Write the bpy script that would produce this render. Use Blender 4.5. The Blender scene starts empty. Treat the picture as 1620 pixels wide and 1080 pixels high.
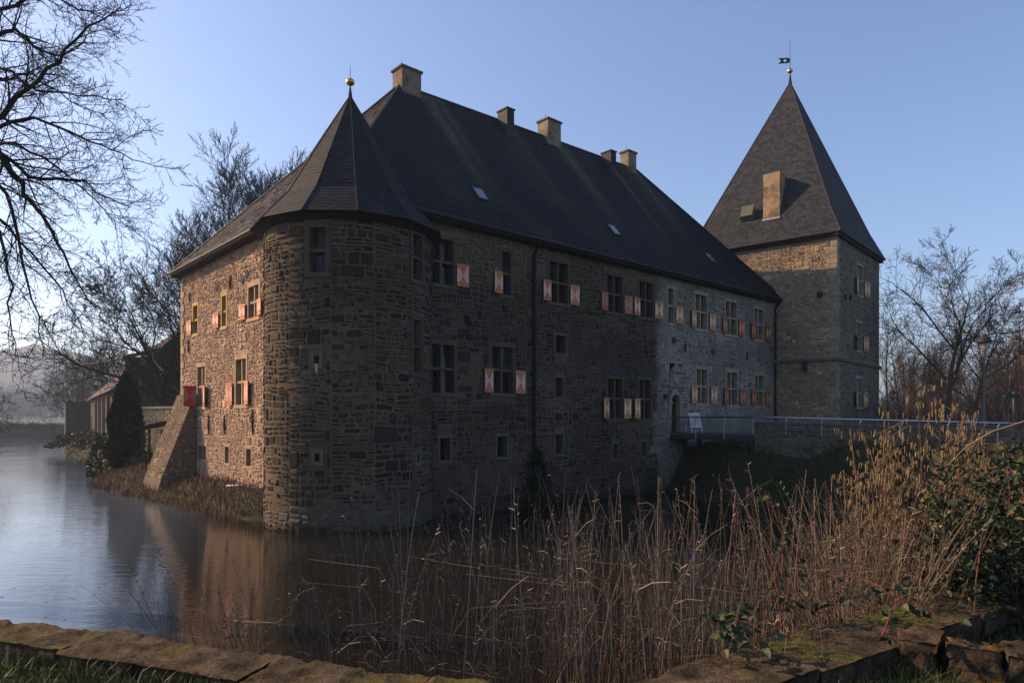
import bpy, math, random
import numpy as np
from mathutils import Vector, noise

R = math.radians
scene = bpy.context.scene
col = scene.collection

# ------------------------------------------------------------------ camera
HC = 3.9                       # eye above the moat water (water is z = 0)
F_PX, CX, HY = 1080.0, 810.0, 665.0
cam_d = bpy.data.cameras.new('camera'); cam = bpy.data.objects.new('camera', cam_d); col.objects.link(cam)
cam.location = (0, 0, HC); cam.rotation_euler = (R(90), 0, 0)
cam_d.lens = 24.0; cam_d.sensor_width = 36.0; cam_d.shift_y = 125.0 / 1620.0
cam_d.clip_start = 0.05; cam_d.clip_end = 6000
scene.camera = cam

# ------------------------------------------------------------------ sky, sun, exposure
SUN_AZ, SUN_EL = R(-75), R(30)       # azimuth from +Y, clockwise positive
world = bpy.data.worlds.new('World'); scene.world = world; world.use_nodes = True
wn = world.node_tree
bg = wn.nodes['Background']; sky = wn.nodes.new('ShaderNodeTexSky')
sky.sky_type = 'NISHITA'; sky.sun_disc = False
sky.sun_elevation = SUN_EL; sky.sun_rotation = SUN_AZ
sky.altitude = 100; sky.air_density = 1.0; sky.dust_density = 0.95; sky.ozone_density = 2.6
stn = wn.nodes.new('ShaderNodeMix'); stn.data_type = 'RGBA'; stn.blend_type = 'MULTIPLY'; stn.inputs[0].default_value = 1.0; stn.inputs[7].default_value = (1.03, .98, 1.04, 1)   # winter air: a touch more violet all over
wn.links.new(sky.outputs[0], stn.inputs[6]); wn.links.new(stn.outputs[2], bg.inputs[0]); bg.inputs[1].default_value = 0.125
sd = bpy.data.lights.new('sun', 'SUN'); so = bpy.data.objects.new('sun', sd); col.objects.link(so)
sd.energy = 5.0; sd.angle = R(0.53); sd.color = (1.0, 0.67, 0.41)
sv = Vector((math.sin(SUN_AZ) * math.cos(SUN_EL), math.cos(SUN_AZ) * math.cos(SUN_EL), math.sin(SUN_EL)))
so.rotation_euler = (-sv).to_track_quat('-Z', 'Y').to_euler(); so.location = sv * 200
scene.view_settings.view_transform = 'Standard'; scene.view_settings.look = 'None'
scene.view_settings.gamma = 1; scene.view_settings.exposure = 0.7
scene.render.engine = 'CYCLES'
scene.cycles.use_denoising = True
scene.cycles.max_bounces = 6; scene.cycles.diffuse_bounces = 3; scene.cycles.glossy_bounces = 3
scene.cycles.transmission_bounces = 2; scene.cycles.volume_bounces = 0; scene.cycles.transparent_max_bounces = 6
scene.cycles.caustics_reflective = False; scene.cycles.caustics_refractive = False

# ------------------------------------------------------------------ helpers
def ray(x, y): return Vector(((x - CX) / F_PX, 1.0, (HY - y) / F_PX))
def at(x, y, Y): r = ray(x, y); return Vector((r.x * Y, Y, HC + r.z * Y))
def lerp(a, b, t): return a + (b - a) * t

def shade(rng, c, a, b): k = rng.uniform(a, b); return tuple(x * k for x in c)
class MB:
    """collects shapes for ONE mesh object; every vertex carries a tint"""
    def __init__(s): s.v = []; s.f = []; s.c = []; s.m = []
    def add(s, vs, fs, c=(.5, .5, .5), mi=0):
        o = len(s.v); s.v.extend(vs)
        s.f.extend([tuple(i + o for i in f) for f in fs]); s.m.extend([mi] * len(fs))
        s.c.extend([c] * len(vs)); return s
    def addc(s, vs, fs, cs, mi=0):
        o = len(s.v); s.v.extend(vs); s.f.extend([tuple(i + o for i in f) for f in fs]); s.m.extend([mi] * len(fs)); s.c.extend(cs); return s
    def box(s, fr, u0, u1, v0, v1, w0, w1, c=(.5, .5, .5), mi=0):
        P = fr.P
        vs = [P(u0, v0, w0), P(u1, v0, w0), P(u1, v1, w0), P(u0, v1, w0), P(u0, v0, w1), P(u1, v0, w1), P(u1, v1, w1), P(u0, v1, w1)]
        return s.add(vs, [(0, 3, 2, 1), (4, 5, 6, 7), (0, 1, 5, 4), (1, 2, 6, 5), (2, 3, 7, 6), (3, 0, 4, 7)], c, mi)
    def tube(s, pts, rad, n=4, c=(.5, .5, .5), mi=0, cap=False):
        o = len(s.v); k = len(pts)
        a = pts[-1] - pts[0]
        x = Vector((1, 0, 0)) if abs(a.x) < abs(a.y) + abs(a.z) else Vector((0, 1, 0))
        for i, p in enumerate(pts):
            d = (pts[min(i + 1, k - 1)] - pts[max(i - 1, 0)])
            if d.length < 1e-9: d = Vector((0, 0, 1))
            d.normalize(); x = (x - d * x.dot(d))
            if x.length < 1e-6: x = d.orthogonal()
            x.normalize(); y = d.cross(x); r = rad[i]
            for j in range(n):
                an = 2 * math.pi * j / n; q = p + x * (r * math.cos(an)) + y * (r * math.sin(an))
                s.v.append((q.x, q.y, q.z))
        s.c.extend([c] * (k * n))
        for i in range(k - 1):
            for j in range(n):
                s.f.append((o + i * n + j, o + i * n + (j + 1) % n, o + (i + 1) * n + (j + 1) % n, o + (i + 1) * n + j)); s.m.append(mi)
        if cap:
            s.f.append(tuple(o + (k - 1) * n + j for j in range(n))); s.m.append(mi)
            s.f.append(tuple(o + n - 1 - j for j in range(n))); s.m.append(mi)
        return s
    def lathe(s, c, prof, n=16, colr=(.5, .5, .5), mi=0):
        o = len(s.v)
        for (r, z) in prof:
            for j in range(n):
                a = 2 * math.pi * j / n; s.v.append((c[0] + r * math.cos(a), c[1] + r * math.sin(a), c[2] + z)); s.c.append(colr)
        for i in range(len(prof) - 1):
            for j in range(n):
                s.f.append((o + i * n + j, o + i * n + (j + 1) % n, o + (i + 1) * n + (j + 1) % n, o + (i + 1) * n + j)); s.m.append(mi)
        return s
    def build(s, name, mats, parent=None, smooth=False, local=False):
        me = bpy.data.meshes.new(name)
        me.from_pydata([tuple(p) for p in s.v], [], s.f)
        mats = mats if isinstance(mats, (list, tuple)) else [mats]
        for m in mats: me.materials.append(m)
        if len(mats) > 1: me.polygons.foreach_set('material_index', s.m)
        a = me.color_attributes.new('tint', 'FLOAT_COLOR', 'POINT')
        cc = np.ones((len(s.v), 4), np.float32)
        if s.v: cc[:, :3] = np.array([c[:3] for c in s.c], np.float32)
        a.data.foreach_set('color', cc.ravel())
        if smooth: me.polygons.foreach_set('use_smooth', [True] * len(me.polygons))
        me.update()
        return link(name, me, parent, local)

def link(name, me, parent=None, local=False):
    o = bpy.data.objects.new(name, me); col.objects.link(o)
    if parent:
        o.parent = parent
        if not local: o.matrix_parent_inverse = root_mat(parent).inverted()
    return o
def root_mat(o):
    from mathutils import Matrix
    m = Matrix.LocRotScale(o.location, o.rotation_euler, o.scale)
    return (root_mat(o.parent) @ o.matrix_parent_inverse @ m) if o.parent else m
def tag(o, label=None, cat=None, group=None, kind=None):
    if label: o['label'] = label
    if cat: o['category'] = cat
    if group: o['group'] = group
    if kind: o['kind'] = kind
    return o
def thing(name, loc, label, cat, group=None):
    e = bpy.data.objects.new(name, None); col.objects.link(e); e.location = loc; e.empty_display_size = .3
    return tag(e, label, cat, group)
def copy_tree(o, parent=None):
    c = o.copy(); col.objects.link(c); c.parent = parent
    for ch in list(o.children): copy_tree(ch, c)
    return c

class Fr:
    """flat frame: u along the wall, v up, w outwards"""
    def __init__(s, o, U, W, V=(0, 0, 1)):
        s.o = Vector(o); s.U = Vector(U).normalized(); s.V = Vector(V).normalized(); s.W = Vector(W).normalized()
    def P(s, u, v, w=0.0):
        q = s.o + s.U * u + s.V * v + s.W * w; return (q.x, q.y, q.z)
    def px(s, x, y):
        r = ray(x, y); C = Vector((0, 0, HC)); t = (s.o - C).dot(s.W) / r.dot(s.W); p = C + r * t - s.o
        return p.dot(s.U), p.dot(s.V)
    def fr_at(s, u, v): return s
class Cyl:
    """round wall: u = angle * radius, v up, w outwards; angle 0 faces the camera"""
    def __init__(s, c, r): s.c = Vector(c); s.r = r; d = -s.c.xy; s.a0 = math.atan2(d.y, d.x)
    def P(s, u, v, w=0.0):
        a = s.a0 + u / s.r; return (s.c.x + (s.r + w) * math.cos(a), s.c.y + (s.r + w) * math.sin(a), s.c.z + v)
    def px(s, x, y):
        r = ray(x, y); dx, dy = r.x, r.y; cx, cy = s.c.x, s.c.y
        A = dx * dx + dy * dy; B = -2 * (dx * cx + dy * cy); Cc = cx * cx + cy * cy - s.r ** 2
        t = (-B - math.sqrt(max(B * B - 4 * A * Cc, 0))) / (2 * A)
        a = math.atan2(dy * t - cy, dx * t - cx) - s.a0; a = (a + math.pi) % (2 * math.pi) - math.pi
        return a * s.r, HC + r.z * t - s.c.z
    def fr_at(s, u, v):
        a = s.a0 + u / s.r; W = Vector((math.cos(a), math.sin(a), 0)); U = Vector((-math.sin(a), math.cos(a), 0))
        o = Vector((s.c.x, s.c.y, s.c.z)) + W * s.r - U * u
        return Fr(o, U, W)

# ------------------------------------------------------------------ materials
M = {}
def nmat(name, rough=.8, spec=.3, metallic=0.0):
    m = bpy.data.materials.new(name); m.use_nodes = True; nt = m.node_tree; b = nt.nodes['Principled BSDF']
    b.inputs['Roughness'].default_value = rough; b.inputs['Specular IOR Level'].default_value = spec; b.inputs['Metallic'].default_value = metallic
    M[name] = m; return m, nt, b
def N(nt, t, **kw):
    n = nt.nodes.new(t)
    for k, v in kw.items():
        if k.startswith('i_'):
            n.inputs[k[2:].replace('_', ' ')].default_value = v
        else: setattr(n, k, v)
    return n
def coord(nt, scale=(1, 1, 1)):
    tc = N(nt, 'ShaderNodeTexCoord'); mp = N(nt, 'ShaderNodeMapping'); mp.inputs['Scale'].default_value = scale
    nt.links.new(tc.outputs['Object'], mp.inputs['Vector']); return mp.outputs[0]
def noi(nt, vec, scale, detail=4, rough=.6):
    n = N(nt, 'ShaderNodeTexNoise'); n.inputs['Scale'].default_value = scale; n.inputs['Detail'].default_value = detail; n.inputs['Roughness'].default_value = rough
    nt.links.new(vec, n.inputs['Vector']); return n.outputs['Fac']
def ramp(nt, fac, stops):
    r = N(nt, 'ShaderNodeValToRGB'); e = r.color_ramp.elements
    while len(e) < len(stops): e.new(.5)
    for i, (p, c) in enumerate(stops): e[i].position = p; e[i].color = (*c, 1) if len(c) == 3 else c
    nt.links.new(fac, r.inputs[0]); return r.outputs[0]
def mix(nt, a, b, fac, mode='MIX'):
    m = N(nt, 'ShaderNodeMix', data_type='RGBA', blend_type=mode)
    for s, v in ((m.inputs[6], a), (m.inputs[7], b), (m.inputs[0], fac)):
        if isinstance(v, (int, float)): s.default_value = v
        elif isinstance(v, tuple): s.default_value = (*v, 1)
        else: nt.links.new(v, s)
    return m.outputs[2]
def bump(nt, b, h, strength=.5, dist=.02):
    n = N(nt, 'ShaderNodeBump'); n.inputs['Strength'].default_value = strength; n.inputs['Distance'].default_value = dist
    nt.links.new(h, n.inputs['Height']); nt.links.new(n.outputs[0], b.inputs['Normal'])
def grey(v): return (v, v, v)
def tint_mat(name, rough=.85, spec=.25, nscale=8, amp=(.6, 1.35), bstr=.5, bdist=.012, stain=None, nscale2=None, transl=0):
    """colour comes from each piece's own tint, varied by grain"""
    m, nt, b = nmat(name, rough, spec)
    at_ = N(nt, 'ShaderNodeAttribute', attribute_name='tint'); v = coord(nt)
    n1 = noi(nt, v, nscale, 5, .65)
    c = mix(nt, at_.outputs['Color'], ramp(nt, n1, [(.25, grey(amp[0])), (.75, grey(amp[1]))]), 1.0, 'MULTIPLY')
    if stain:
        n2 = noi(nt, v, stain[1], 4, .6)
        c = mix(nt, c, stain[0], ramp(nt, n2, [(stain[2], grey(0)), (min(stain[2] + .22, 1), grey(stain[3]))]))
    nt.links.new(c, b.inputs['Base Color'])
    if bstr: bump(nt, b, noi(nt, v, nscale2 or nscale * 4, 4, .7), bstr, bdist)
    return m
tint_mat('stone', .92, .15, 7, (.55, 1.4), .8, .02, stain=((.06, .05, .04), .7, .56, .45))
tint_mat('dressed_stone', .9, .15, 3, (.7, 1.25), .5, .01, stain=((.07, .06, .045), 1.2, .52, .5))
tint_mat('mortar', .95, .1, 5, (.6, 1.35), .9, .02, stain=((.05, .042, .03), .45, .54, .35), nscale2=30)
tint_mat('render_coat', .95, .1, 3.5, (.55, 1.2), .7, .02, stain=((.05, .045, .038), 1.1, .45, .75))
tint_mat('painted_wood', .65, .25, 9, (.68, 1.15), .3, .006, stain=((.12, .10, .085), 2.5, .58, .45))
tint_mat('wood', .8, .2, 6, (.6, 1.3), .4, .006)
tint_mat('slate', .7, .16, 14, (.75, 1.25), .35, .006, stain=((.075, .07, .05), .5, .6, .35))
tint_mat('metal_dark', .65, .2, 6, (.8, 1.2), .1, .003)
tint_mat('bark', .9, .15, 9, (.5, 1.4), .6, .01)
tint_mat('stalk', .75, .25, 12, (.65, 1.35), 0)
tint_mat('leaf', .6, .22, 5, (.7, 1.3), 0)
tint_mat('needle', .75, .2, 3, (.6, 1.3), 0)
tint_mat('catkin', .8, .2, 40, (.8, 1.2), 0)
tint_mat('plain_tint', .7, .3, 5, (.9, 1.1), 0)
m, nt, b = nmat('steel', .28, .5, 1.0); b.inputs['Base Color'].default_value = (.30, .31, .33, 1)
m, nt, b = nmat('gold', .35, .5, 1.0); b.inputs['Base Color'].default_value = (.62, .36, .10, 1)
m, nt, b = nmat('glass', .06, .35)
v = coord(nt); nt.links.new(ramp(nt, noi(nt, v, .8, 2), [(.3, (.006, .007, .009)), (.7, (.02, .022, .026))]), b.inputs['Base Color'])
bump(nt, b, noi(nt, v, 2.2, 2), .12, .05)
m, nt, b = nmat('glass_curtain', .07, .35); nt.links.new(ramp(nt, noi(nt, coord(nt), 1.6, 2), [(.4, (.012, .013, .016)), (.6, (.07, .07, .072))]), b.inputs['Base Color'])
m, nt, b = nmat('skylight_glass', .08, .7); b.inputs['Base Color'].default_value = (.12, .14, .17, 1)
m, nt, b = nmat('dark_void', .95, .05); b.inputs['Base Color'].default_value = (.012, .011, .01, 1)
m, nt, b = nmat('lamp_glass', .1, .5); b.inputs['Base Color'].default_value = (.25, .24, .21, 1)
# water: dark, glossy, rippled; its thin ice film also carries painted sky sheen
m, nt, b = nmat('water', .05, .5); b.inputs['IOR'].default_value = 1.5
v = coord(nt, (1, 1, 1))
n1 = noi(nt, coord(nt, (.5, 1.5, 1)), 2.2, 4, .6); n2 = noi(nt, coord(nt, (.15, .25, 1)), .8, 4, .6)
rr = N(nt, 'ShaderNodeMapRange'); nt.links.new(n2, rr.inputs[0]); rr.inputs[1].default_value = .4; rr.inputs[2].default_value = .62; rr.inputs[3].default_value = .02; rr.inputs[4].default_value = .08
nt.links.new(rr.outputs[0], b.inputs['Roughness'])
mm = N(nt, 'ShaderNodeMath', operation='MULTIPLY'); nt.links.new(n1, mm.inputs[0]); nt.links.new(n2, mm.inputs[1])
bump(nt, b, mm.outputs[0], .32, .06)
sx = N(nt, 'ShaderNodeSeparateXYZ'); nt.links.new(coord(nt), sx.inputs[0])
ice_sheen = N(nt, 'ShaderNodeMapRange'); yq = N(nt, 'ShaderNodeMath', operation='MULTIPLY_ADD'); nt.links.new(sx.outputs[1], yq.inputs[0]); yq.inputs[1].default_value = .36; nt.links.new(sx.outputs[0], yq.inputs[2]); nt.links.new(yq.outputs[0], ice_sheen.inputs[0]); ice_sheen.inputs[1].default_value = -1.6; ice_sheen.inputs[2].default_value = -5.0; ice_sheen.inputs[3].default_value = 0; ice_sheen.inputs[4].default_value = 1   # sky brightness painted into the ice colour, ending where the dark castle reflection starts
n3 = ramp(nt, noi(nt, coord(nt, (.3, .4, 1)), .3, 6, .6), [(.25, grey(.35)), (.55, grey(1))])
im = N(nt, 'ShaderNodeMath', operation='MULTIPLY'); nt.links.new(ice_sheen.outputs[0], im.inputs[0]); nt.links.new(n3, im.inputs[1])
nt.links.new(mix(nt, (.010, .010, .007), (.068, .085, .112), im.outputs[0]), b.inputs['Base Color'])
# ground: winter grass, leaf litter, earth
m, nt, b = nmat('earth', .95, .1)
v = coord(nt); g1 = noi(nt, v, .35, 5, .6); g2 = noi(nt, v, 6, 5, .7)
c = ramp(nt, g1, [(.35, (.045, .038, .022)), (.5, (.035, .045, .016)), (.68, (.07, .05, .03))])
nt.links.new(mix(nt, c, ramp(nt, g2, [(.3, grey(.5)), (.7, grey(1.4))]), 1.0, 'MULTIPLY'), b.inputs['Base Color']); bump(nt, b, g2, .9, .08)
m, nt, b = nmat('far_hill', .95, .05)
v = coord(nt); g1 = noi(nt, v, .04, 6, .7)
nt.links.new(ramp(nt, g1, [(.35, (.03, .028, .022)), (.65, (.075, .06, .045))]), b.inputs['Base Color']); bump(nt, b, noi(nt, v, .12, 5, .7), 1, 4)
# old parapet: weathered sandstone with moss and yellow lichen
def parapet_mat(name, moss, lichen):
    m, nt, b = nmat(name, .95, .1); v = coord(nt)
    g = noi(nt, v, 5, 6, .65); f = noi(nt, v, 38, 5, .7); l = noi(nt, v, 3.3, 4, .55); mo = noi(nt, v, 1.6, 5, .6)
    c = ramp(nt, g, [(.3, (.026, .021, .015)), (.52, (.095, .07, .045)), (.75, (.21, .155, .095))])
    c = mix(nt, c, ramp(nt, f, [(.3, grey(.55)), (.7, grey(1.4))]), 1.0, 'MULTIPLY')
    c = mix(nt, c, (.30, .17, .025), ramp(nt, l, [(lichen, grey(0)), (lichen + .1, grey(.8))]))
    geo = N(nt, 'ShaderNodeNewGeometry'); sx = N(nt, 'ShaderNodeSeparateXYZ'); nt.links.new(geo.outputs['Normal'], sx.inputs[0])
    up = N(nt, 'ShaderNodeMath', operation='MULTIPLY', use_clamp=True); nt.links.new(sx.outputs[2], up.inputs[0])
    nt.links.new(ramp(nt, mo, [(moss, grey(0)), (moss + .12, grey(.85))]), up.inputs[1])
    c = mix(nt, c, ramp(nt, f, [(.3, (.045, .045, .013)), (.7, (.19, .175, .04))]), up.outputs[0])
    nt.links.new(c, b.inputs['Base Color'])
    mx = N(nt, 'ShaderNodeMath', operation='ADD'); nt.links.new(g, mx.inputs[0]); nt.links.new(f, mx.inputs[1]); bump(nt, b, mx.outputs[0], 1.0, .05)
parapet_mat('parapet', .52, .66); parapet_mat('parapet_mossy', .40, .66); parapet_mat('parapet_lichen', .62, .53)
# printed poster
m, nt, b = nmat('poster', .6, .3); v = coord(nt)
nt.links.new(ramp(nt, noi(nt, v, 5, 3), [(.35, (.55, .5, .55)), (.45, (.45, .12, .15)), (.55, (.6, .5, .55)), (.62, (.12, .12, .28))]), b.inputs['Base Color'])

# ------------------------------------------------------------------ terrain and moat
SA, CA = math.sin(R(47.93)), math.cos(R(47.93))
DR = Vector((SA, CA, 0)); DN = Vector((CA, -SA, 0))          # along the entrance front / out of it
DL = Vector((-CA, SA, 0))                                    # along the sunlit end wall, away from the camera
K = DR * 11.7 + DN * (-22.25)                                # corner of the main building (inside the round tower)
LEN_F, WID = 32.2, 17.9
TC = Vector((-6.34, 26.75, 0)); TR = 3.17
moat = [(-14, 10.5), (-9, 8.6), (-5, 7.3), (0, 6.6), (2.5, 7.2), (4.5, 9.5), (7, 12), (10, 17), (12.5, 22), (13.5, 27), (12.6, 31), (9.3, 32.8), (8.6, 37.4),
        (7.0, 39), (-4.0, 29), (-7.5, 26.5), (-10.5, 26.6), (-13.9, 29.4), (-18.1, 33.6), (-24.3, 39.6), (-27, 44.5), (-36, 58), (-46.5, 73), (-55, 84), (-78, 120), (-98, 158),
        (-122, 158), (-95, 120), (-49, 61), (-27, 22)]
MP = np.array(moat, float)
def sdist(x, y):
    x = np.asarray(x, float); y = np.asarray(y, float); d = np.full(x.shape, 1e9); ins = np.zeros(x.shape, bool)
    for i in range(len(MP)):
        (ax, ay), (bx, by) = MP[i], MP[(i + 1) % len(MP)]
        ex, ey = bx - ax, by - ay; t = np.clip(((x - ax) * ex + (y - ay) * ey) / (ex * ex + ey * ey), 0, 1)
        d = np.minimum(d, np.hypot(x - ax - t * ex, y - ay - t * ey))
        cr = ((ay > y) != (by > y)); cr &= x < (bx - ax) * (y - ay) / ((by - ay) if by != ay else 1e-9) + ax
        ins ^= cr
    return np.where(ins, -d, d)
ANC = np.array([(-4, 3, 2.22), (-3, 4, 2.22), (-10, 4, 2.2), (0, 2, 2.25), (2, 3, 2.1), (2.4, 4, 2.1), (5, 4, 1.9), (5, 8, 2.0), (9, 8, 2.3), (14, 15, 2.6), (17, 25, 2.9), (20, 33, 3.1), (13, 36, 2.2), (14, 42, 2.6), (30, 40, 3.1), (40, 70, 3.2),
                (-12, 31, .95), (-17, 36, .95), (-24, 44, 1.0), (-35, 62, 1.1), (-50, 82, 1.1), (-80, 130, 1.2), (-30, 20, 1.5), (-52, 55, 1.4), (-110, 140, 1.4), (-100, 175, 2.5), (0, 100, 2.5), (200, 200, 4), (-300, 300, 3), (300, 0, 4), (-200, -50, 3), (0, -200, 3)], float)
def hgt(x, y):
    x = np.asarray(x, float); y = np.asarray(y, float)
    s = sdist(x, y); num = np.zeros(x.shape); den = np.zeros(x.shape)
    for ax, ay, h in ANC:
        w = 1 / ((x - ax) ** 2 + (y - ay) ** 2 + .5) ** 1.5; num += w * h; den += w
    H = num / den; t = np.clip((s + .15) / 2.3, 0, 1); t = t * t * (3 - 2 * t)
    t2 = np.clip(-s / 3, 0, 1)
    wob = .05 * np.sin(x * 1.7 + np.sin(y * 1.3)) + .04 * np.sin(y * 2.3 + x * .7)
    return np.where(s > -.15, H * t + wob * np.minimum(t * 2, 1) - .05 * (1 - t), -.05 - .9 * t2)
_gx, _gy = np.arange(-14, 14.01, .1), np.arange(0, 14.01, .1); _GX, _GY = np.meshgrid(_gx, _gy); _NEAR = None
def hz(x, y):
    global _NEAR
    if -13.9 < x < 13.8 and .1 < y < 13.8:
        if _NEAR is None: _NEAR = hgt(_GX.ravel(), _GY.ravel()).reshape(_GX.shape)
        fx, fy = (x + 14) / .1, y / .1; i, j = int(fx), int(fy); fx -= i; fy -= j
        return float((_NEAR[j, i] * (1 - fx) + _NEAR[j, i + 1] * fx) * (1 - fy) + (_NEAR[j + 1, i] * (1 - fx) + _NEAR[j + 1, i + 1] * fx) * fy)
    return float(hgt(np.array([x]), np.array([y]))[0])
def axis(lo, hi, fine_lo, fine_hi, st):
    a = list(np.arange(fine_lo, fine_hi + 1e-6, st)); s = st
    while a[-1] < hi: s = min(s * 1.055, 90); a.append(a[-1] + s)
    s = st; b_ = []; p = fine_lo
    while p > lo: s = min(s * 1.055, 90); p -= s; b_.append(p)
    return np.array(b_[::-1] + a)
gx = axis(-2100, 2100, -34, 24, .4); gy = axis(-160, 2200, 1, 50, .4)
X, Y = np.meshgrid(gx, gy); Z = hgt(X.ravel(), Y.ravel())
nx, ny = len(gx), len(gy); mb = MB()
mb.v = list(zip(X.ravel().tolist(), Y.ravel().tolist(), Z.tolist())); mb.c = [(.5, .5, .5)] * len(mb.v)
mb.f = [(j * nx + i, j * nx + i + 1, (j + 1) * nx + i + 1, (j + 1) * nx + i) for j in range(ny - 1) for i in range(nx - 1)]; mb.m = [0] * len(mb.f)
tag(mb.build('ground', M['earth'], smooth=True), kind='structure')
cxy = MP.mean(0); mw = MB(); ring = [(p[0], p[1], 0.0) for p in moat]
# water sheet: the moat outline grown under its banks
grown = []
for i in range(len(MP)):
    a, b_, c_ = MP[i - 1], MP[i], MP[(i + 1) % len(MP)]; t = (c_ - a) / np.linalg.norm(c_ - a); nn = np.array([t[1], -t[0]]); grown.append((b_[0] + nn[0] * .8, b_[1] + nn[1] * .8, 0.0))
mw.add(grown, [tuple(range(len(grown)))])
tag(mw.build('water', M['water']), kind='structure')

# hills far beyond the moat
rng = random.Random(3)
mb = MB(); n = 90; prof = []
for i in range(n):
    a = R(-62 + 100 * i / (n - 1)); deg = math.degrees(a)
    hh = 44 + 7 * math.sin(deg * .16 + 1.0) + 4 * math.sin(deg * .5) + 3 * noise.noise((deg * .7, 0, 0)); hh *= 1.0 if deg < -10 else .45
    for k, (d, q) in enumerate(((1150, .0), (1350, .45), (1550, .8), (1750, 1.0), (2000, .7))):
        mb.v.append((d * math.sin(a), d * math.cos(a), 1 + hh * 2.85 * q + (6 * noise.noise((deg * 2.3, k * 3, 4)) if q else -2))); mb.c.append((.5, .5, .5))
mb.f = [(i * 5 + k, (i + 1) * 5 + k, (i + 1) * 5 + k + 1, i * 5 + k + 1) for i in range(n - 1) for k in range(4)]; mb.m = [0] * len(mb.f)
tag(mb.build('hills', M['far_hill'], smooth=True), kind='structure')

# ------------------------------------------------------------------ masonry
def rects(rng, u0, u1, v0, v1, holes, H, Wd):
    """irregular coursed rubble: rectangles in wall coordinates, kept out of the holes; laid in panels so that courses do not run through"""
    if u1 - u0 > 2.6:
        out = []; u = u0
        while u < u1 - .01:
            w = rng.uniform(.9, 2.2); w = u1 - u if u1 - u - w < .8 else w
            vv = v0
            while vv < v1 - .01:
                hh = rng.uniform(.7, 1.9); hh = v1 - vv if v1 - vv - hh < .5 else hh
                k = rng.choice((.65, .85, 1.0, 1.2, 1.55))
                out += rects(rng, u, u + w, vv, vv + hh, holes, (H[0] * k, H[1] * k), (Wd[0] * k, Wd[1] * k)); vv += hh
            u += w
        return out
    out = []; v = v0
    while v < v1 - .05:
        h = min(rng.uniform(*H), v1 - v)
        blk = sorted([(max(a, u0), min(b, u1)) for (a, b, c, d) in holes if c < v + h - .02 and d > v + .02 and b > u0 and a < u1])
        segs = []; p = u0
        for a, b in blk:
            if a > p: segs.append((p, a))
            p = max(p, b)
        if p < u1: segs.append((p, u1))
        for a, b in segs:
            u = a
            while u < b - .04:
                w = rng.uniform(*Wd)
                if b - u - w < Wd[0] * .6: w = b - u
                r = rng.random()
                if r < .34 or h < H[0] * .8:
                    w = min(w, h * 3.0) if b - u > h * 3.2 else w
                    w = min(w, b - u); out.append((u, u + w, v, v + h))
                else:
                    k = 2 if r < .78 else 3; cuts = [0] + sorted((i + rng.uniform(-.22, .22)) / k for i in range(1, k)) + [1]
                    w = min(w * (1.25 if k == 3 else 1.1), b - u)
                    for i in range(k):
                        a2, b2 = v + h * cuts[i], v + h * cuts[i + 1]
                        if rng.random() < .5 and w > .3:
                            m_ = u + w * rng.uniform(.3, .7); out.append((u, m_, a2, b2)); out.append((m_, u + w, a2, b2))
                        else: out.append((u, u + w, a2, b2))
                u += w
        v += h
    return out
def stone_geo(rng, surf, r, gap, proud, tintc, wav=.03, holes=()):
    ua, ub, va, vb = r; g = gap * rng.uniform(.7, 1.5)
    ua += g; ub -= g; va += g; vb -= g
    w, h = ub - ua, vb - va
    if w < .03 or h < .02: return None
    um_, vm_ = (ua + ub) / 2, (va + vb) / 2
    dh_ = min([max(h_[0] - um_, um_ - h_[1], h_[2] - vm_, vm_ - h_[3]) for h_ in holes], default=1) - max(w, h) * .5
    fade = min(1, max(0, dh_ / .35))
    def warp(u, v): return (u + wav * 1.3 * fade * noise.noise((u * .7, v * 1.6, 3.1)), v + wav * 2.2 * fade * noise.noise((u * .9, v * .6, 9.1)))
    off = 0
    ju, jv = min(w * .16, .05), min(h * .22, .04)
    cu = min(w * .3, .07); cv = min(h * .38, .06)
    def J(u, v, cu_, cv_): return (u + rng.uniform(-ju, ju) * .5 + cu_, v + off + rng.uniform(-jv, jv) * .5 + cv_)
    k = rng.uniform
    pts = [J(ua, va, cu * k(.4, 1.2), 0), J(ub, va, -cu * k(.4, 1.2), 0), J(ub, va, 0, cv * k(.4, 1.2)), J(ub, vb, 0, -cv * k(.4, 1.2)),
           J(ub, vb, -cu * k(.4, 1.2), 0), J(ua, vb, cu * k(.4, 1.2), 0), J(ua, vb, 0, -cv * k(.4, 1.2)), J(ua, va, 0, cv * k(.4, 1.2))]
    pts = [warp(*q_) for q_ in pts]
    mu, mv = warp(um_, vm_)
    p = rng.uniform(*proud); tu, tv = rng.uniform(-.35, .35) * p, rng.uniform(-.35, .35) * p
    s_ = max(.5, 1 - .07 / max(min(w, h), .08))
    vs = [surf.P(a, b, -.015) for a, b in pts]
    for a, b in pts:
        a2, b2 = mu + (a - mu) * (1 - (1 - s_) * min(1, h / w + .25)), mv + (b - mv) * s_
        vs.append(surf.P(a2, b2, p + tu * (a2 - mu) / max(w, .1) * 2 + tv * (b2 - mv) / max(h, .1) * 2))
    fs = [tuple(range(8, 16))] + [(i, (i + 1) % 8, 8 + (i + 1) % 8, 8 + i) for i in range(8)]
    return vs, fs, tintc, (w * h, mu, mv)
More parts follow.
